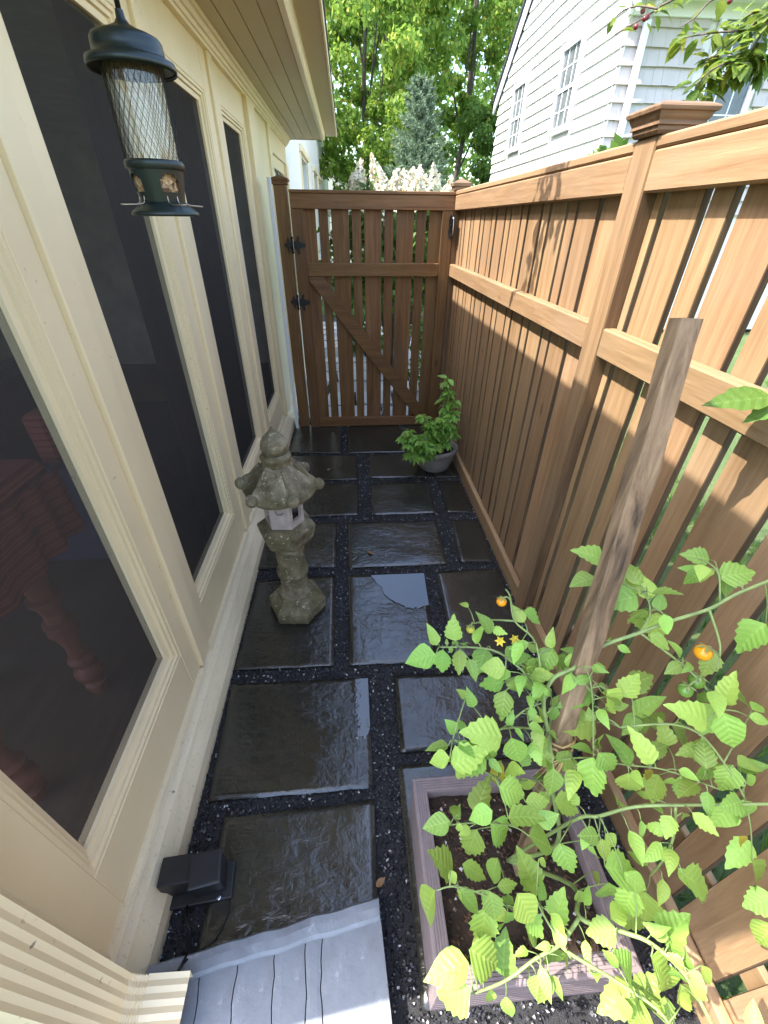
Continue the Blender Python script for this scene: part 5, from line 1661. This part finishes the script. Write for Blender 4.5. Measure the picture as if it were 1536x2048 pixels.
# rounded raised lip along its far edge
V = []; F = []
NL = 40
for k in range(NL+1):
    u = k/NL
    p = far0.lerp(far1, u)
    wob = noise.noise((u*8, 3, 1))*.006+noise.noise((u*40, 3, 1))*.002
    for (o_, z) in ((.012, -.02), (.014, .058), (.009, .067), (-.008, .0695), (-.028, .069), (-.035, .063), (-.037, .0575)):
        V.append((p.x+.15*o_*0, p.y+o_+wob, z+noise.noise((u*14, o_*30, 5))*.003))
n1 = 7
for k in range(NL):
    for s in range(n1-1): F.append((k*n1+s, k*n1+s+1, (k+1)*n1+s+1, (k+1)*n1+s))
F += [tuple(range(n1)), tuple(NL*n1+s for s in range(n1))]
fixn(part('lip', V, F, M['step'], sp_))

# fallen leaves lying on the slabs
FLs = leaf_mesh('fallen_leaf', plain('dead_leaf', (.20, .11, .045), .6, 0, .3, 60), 1, .55, .08, .4, -.25, 8, 71)
for (x, y, a, L, lb) in ((.09, 1.93, 2.4, .045, 'brown curled leaf on the middle slab right of the stone lantern'), (.02, .40, .6, .035, 'small dead leaf on the slab beside the grey step'), (-.22, 2.98, 1.1, .04, 'dead leaf on the dark slab near the gate post')):
    o = link('fallen_leaf', FLs, None, (x, y, .006), (.1, .15, a)); o.scale = (L, L, L)
    tag(o, lb, 'leaf', 'fallen leaves on the slabs')

# ------------------------------------------------------------------ planting beyond the gate
def leafcloud(centers, spread, n, size, aspect=.6, seed=0, flat=.0, droop=0):
    rg = np.random.RandomState(seed)
    C_ = np.array(centers); idx = rg.randint(0, len(C_), n)
    sp = np.array(spread)[idx] if np.ndim(spread) else np.full(n, spread)
    d = rg.normal(size=(n, 3)); d /= np.linalg.norm(d, axis=1)[:, None]
    rad = sp*(.55+.55*rg.rand(n)**.5)
    P = C_[idx]+d*rad[:, None]*np.array([1, 1, .75])
    nrm = d*.6+rg.normal(size=(n, 3))*.55+np.array([0, 0, .45+flat]); nrm /= np.linalg.norm(nrm, axis=1)[:, None]
    tx = np.cross(nrm, rg.normal(size=(n, 3))); tx[:, 2] -= droop; tx /= np.linalg.norm(tx, axis=1)[:, None]
    ty = np.cross(nrm, tx); ty /= np.linalg.norm(ty, axis=1)[:, None]
    s = size*(.6+.7*rg.rand(n))[:, None]
    A_ = P; B_ = P+tx*s*.5+ty*s*.5*aspect-nrm*s*.08; D_ = P+tx*s*.5-ty*s*.5*aspect-nrm*s*.08; E2 = P+tx*s-nrm*s*.18
    M_ = P+tx*s*.5
    V = np.stack([A_, B_, E2, D_], 1).reshape(-1, 3)
    F = np.arange(n*4).reshape(-1, 4)
    return V, F, np.clip(rg.rand(n), 0, 1)
def cloud_obj(name, V, F, rn, mat, par):
    me = bpy.data.meshes.new(name)
    c = V.mean(0)
    me.vertices.add(len(V)); me.vertices.foreach_set('co', (V-c).astype(np.float32).ravel())
    me.loops.add(F.size); me.loops.foreach_set('vertex_index', F.astype(np.int32).ravel())
    me.polygons.add(len(F)); me.polygons.foreach_set('loop_start', (np.arange(len(F))*F.shape[1]).astype(np.int32))
    me.polygons.foreach_set('loop_total', np.full(len(F), F.shape[1], dtype=np.int32))
    me.update(calc_edges=True); me.validate()
    me.materials.append(mat)
    setrnd(me, rn)
    o = link(name, me, par, Vector(c)-(WP[par.name] if par else Vector()))
    WP[o.name] = Vector(c)
    return o

def tree(label, base, trunk_pts, r0_, crown, n, leaf, mat, seed, group, fork=10):
    tr_ = thing('tree', label, 'tree', base, 0, group)
    rg = random.Random(seed)
    B = Vector(base)
    P = spline([B+Vector(p) for p in trunk_pts], 5)
    mb = MB().tube(P, r0_, r0_*.25, 9)
    tk = mb.obj('trunk', M['bark'], tr_, True)
    cl = []; sp = []
    for (cx, cy, cz, rx, rz, k) in crown:
        for i in range(k):
            d = Vector((rg.gauss(0, 1), rg.gauss(0, 1), rg.gauss(0, 1))).normalized()
            u = rg.uniform(.45, 1.0)
            cl.append(tuple(B+Vector((cx+d.x*rx*u, cy+d.y*rx*u, cz+d.z*rz*u))))
            sp.append(rg.uniform(.28, .62)*max(.5, rx*.32))
    lm = MB()
    for i in range(fork):
        c = Vector(rg.choice(cl)); p = P[rg.randint(len(P)//3, len(P)-1)]
        lm.tube(spline([p, p.lerp(c, .5)+Vector((0, 0, .25)), c], 4), r0_*.28, r0_*.05, 6)
    lm.obj('limbs', M['bark'], tr_, True)
    V, F, rn = leafcloud(cl, sp, n, leaf, .62, seed, 0, .5)
    cloud_obj('crown', V, F, rn, mat, tr_)
    return tr_
tree('bright green maple tree behind the gate, beside the house wing', (.6, 16.5, -.06), [(0, 0, 0), (.1, 0, 2), (0, .1, 4.5), (.2, 0, 8)], .12,
     [(0, 0, 3.0, 2.3, 1.8, 46), (.2, -.3, 5.6, 2.6, 1.9, 54), (.2, 0, 8.6, 2.7, 2.0, 46), (-1.2, 0, 7.0, 1.5, 1.6, 20)], 42000, .135, M['maple'], 1, 'trees beyond the gate')
tree('tall dark maple tree with visible trunks left of the neighbour house', (3.9, 18.5, -.06), [(0, 0, 0), (-.1, 0, 2.5), (.2, .1, 5), (.1, 0, 9)], .13,
     [(.3, 0, 7.8, 2.8, 2.2, 44), (-.4, 0, 10.2, 2.6, 1.8, 34), (.9, -.2, 5.2, 1.6, 1.3, 22), (-1.6, .4, 6.0, 1.2, 1.4, 16)], 30000, .14, M['maple'], 2, 'trees beyond the gate')
tree('leafy tree low against the neighbour house wall end', (4.6, 17.0, -.06), [(0, 0, 0), (.1, 0, 1.5), (.3, 0, 3.2)], .14,
     [(0, 0, 2.4, 1.5, 1.2, 24), (.2, 0, 4.2, 1.3, 1.0, 18)], 9000, .13, M['maplefar'], 3, 'trees beyond the gate')
tree('slim forked tree standing behind the blue spruce', (2.6, 21, -.06), [(0, 0, 0), (.1, 0, 3), (.3, .1, 6), (.3, 0, 10)], .2,
     [(0, 0, 9.0, 2.5, 2.4, 34), (.2, 0, 4.4, 2.2, 1.8, 22)], 8000, .2, M['maplefar'], 4, 'trees beyond the gate')
# far wood that reads as one mass
cs = []; rw = random.Random(8)
for k in range(260):
    cs.append((rw.uniform(-9, 22), rw.uniform(27, 36), rw.uniform(.5, 11.5)))
V, F, rn = leafcloud(cs, [rw.uniform(.9, 1.9) for _ in cs], 26000, .34, .7, 5)
o = cloud_obj('far_wood', V, F, rn, M['maplefar'], None)
o['kind'] = 'stuff'; tag(o, 'dark green wood far behind the garden trees', 'wood')

# blue spruce
spz = thing('blue_spruce', 'young blue green spruce rising behind the white flowering shrub', 'spruce', (1.62, 12.0, -.06))
B = Vector((1.62, 12.0, -.06))
MB().tube([B, B+Vector((0, 0, 4.15))], .07, .008, 8).obj('trunk', M['bark'], spz, True)
rg = random.Random(4)
brm = MB(); NV = []; NF = []; nr = []
for lv in range(30):
    z = .3+lv*.128
    reach = 1.5*(1-z/4.5)**1.1+.08
    nb = 7 if reach > .5 else 5
    for k in range(nb):
        a = 2*math.pi*(k/nb)+lv*.9+rg.uniform(-.2, .2)
        L = reach*rg.uniform(.7, 1.12)
        d = Vector((math.cos(a), math.sin(a), 0))
        P = [B+Vector((0, 0, z)), B+Vector((0, 0, z-.02))+d*L*.5, B+Vector((0, 0, z+.10*L+.03))+d*L]
        P = spline(P, 4)
        brm.tube(P, .010, .003, 4, False)
        # side sprays plus needles
        spr = [P]
        for m_ in range(1, len(P)-1, 1):
            for sd_ in (-1, 1):
                e = Vector((-d.y, d.x, 0))*sd_
                q = P[m_]
                spr.append([q, q+(d*.6+e*.8)*L*.22, q+(d*.75+e*.85)*L*.36+Vector((0, 0, .05))])
        for S in spr:
            for i in range(len(S)-1):
                for j in range(5):
                    p = S[i].lerp(S[i+1], rg.random())
                    for w in range(2):
                        n_ = Vector((rg.gauss(0, 1), rg.gauss(0, 1), rg.gauss(0, 1)+.6)).normalized()
                        dd = ((S[i+1]-S[i]).normalized()*.9+n_*.75).normalized()
                        e = dd.cross(n_).normalized()
                        b = len(NV); ln_ = rg.uniform(.05, .085)
                        NV += [p-e*.008, p+e*.008, p+dd*ln_+e*.004, p+dd*ln_-e*.004]
                        NF.append((b, b+1, b+2, b+3)); nr.append(rg.random())
brm.obj('branches', M['bark'], spz)
cloud_obj('needles', np.array([tuple(v) for v in NV]), np.array(NF), nr, M['spruce'], spz)

# panicle hydrangea right behind the gate
hy = thing('hydrangea', 'flowering shrub with creamy white panicles right behind the gate', 'hydrangea', (.62, 5.8, -.05))
rg = random.Random(14)
tips = []
stm = MB()
for k in range(72):
    a = rg.uniform(0, 6.28); r_ = math.sqrt(rg.random())*.62
    tip = Vector((.58+r_*math.cos(a)*1.3, 5.85+r_*math.sin(a)*.75, 2.03-.38*(r_/.62)**2+rg.uniform(-.1, .08)))
    P = spline([(.62+.1*math.cos(a), 5.85+.1*math.sin(a), -.05), (.61+r_*.5*math.cos(a), 5.85+r_*.4*math.sin(a), .9), tuple(tip)], 4)
    stm.tube(P, .008, .003, 5)
    tips.append(tip)
stm.obj('stems', M['twig'], hy)
cs = [tuple(t_+Vector((rg.uniform(-.05, .05), rg.uniform(-.05, .05), -rg.uniform(.05, .95)))) for t_ in tips for _ in range(3)]
V, F, rn = leafcloud(cs, .16, 5200, .10, .55, 17, 0, .3)
cloud_obj('foliage', V, F, rn, M['hydleaf'], hy)
pm = []
for v_ in range(3):
    rgp = random.Random(60+v_)
    VV = []; FF = []; rr = []
    for k in range(110):
        u = rgp.random(); a = rgp.uniform(0, 6.28); r_ = .062*(1-u)**.8+.006
        p = Vector((r_*math.cos(a), r_*math.sin(a), -.02+u*.19))
        n_ = (Vector((math.cos(a), math.sin(a), .4))+Vector((rgp.gauss(0, .4), rgp.gauss(0, .4), rgp.gauss(0, .4)))).normalized()
        e = n_.cross(Vector((.2, .1, 1))).normalized(); f_ = n_.cross(e); s = rgp.uniform(.012, .02)
        b = len(VV)
        VV += [p-e*s, p+f_*s, p+e*s, p-f_*s]; FF.append((b, b+1, b+2, b+3)); rr.append(rgp.random())
    me = mesh('panicle', VV, FF, M['hydflower']); setrnd(me, rr); pm.append(me)
for t_ in tips:
    o = link('panicle', rg.choice(pm), hy, t_-WP[hy.name], (rg.uniform(-.5, .5), rg.uniform(-.5, .5), rg.uniform(0, 6)))
    s = rg.uniform(.8, 1.25); o.scale = (s, s, s)

# low shrubs along the path and lawn tufts
def shrub(label, c, r_, h, n, seed, mat, group):
    s_ = thing('shrub', label, 'shrub', (c[0], c[1], -.05), 0, group)
    rg = random.Random(seed)
    cs = [(c[0]+rg.uniform(-r_, r_)*.8, c[1]+rg.uniform(-r_, r_)*.8, rg.uniform(.1, h)) for _ in range(26)]
    mb = MB()
    for q in cs[:12]: mb.tube([(c[0], c[1], -.05), ((c[0]+q[0])/2, (c[1]+q[1])/2, q[2]*.6), q], .006, .002, 5)
    mb.obj('stems', M['twig'], s_)
    V, F, rn = leafcloud(cs, r_*.38, n, .075, .5, seed, 0, .2)
    cloud_obj('foliage', V, F, rn, mat, s_)
shrub('low green shrub seen through the right hand gate gaps', (.95, 4.75, 0), .33, .75, 1700, 31, M['hydleaf'], None)
shrub('low green shrub seen through the middle gate gaps', (.25, 6.9, 0), .40, .6, 1500, 32, M['hydleaf'], None)
shrub('green shrub whose tip shows above the fence rail', (1.15, 2.25, 0), .16, 1.90, 1300, 33, M['grassblade'], None)
shrub('dark shrub at the foot of the neighbour house end', (3.3, 14.2, 0), .7, 1.9, 3000, 34, M['maplefar'], None)
# grass tufts next to the fence outside
V = []; F = []; rn = []
rg = random.Random(77)
for k in range(9000):
    x = rg.uniform(.93, 2.6); y = rg.uniform(-.8, 4.2); h = rg.uniform(.05, .12); a = rg.uniform(0, 6.28)
    b = len(V); w = .004
    V += [(x-w*math.cos(a), y-w*math.sin(a), -.06), (x+w*math.cos(a), y+w*math.sin(a), -.06), (x+rg.uniform(-.04, .04), y+rg.uniform(-.04, .04), -.06+h)]
    F.append((b, b+1, b+2)); rn.append(rg.random())
o = cloud_obj('grass', np.array(V), np.array(F), rn, M['grassblade'], None)
o['kind'] = 'stuff'; tag(o, 'sunlit green grass on the far side of the fence', 'grass')
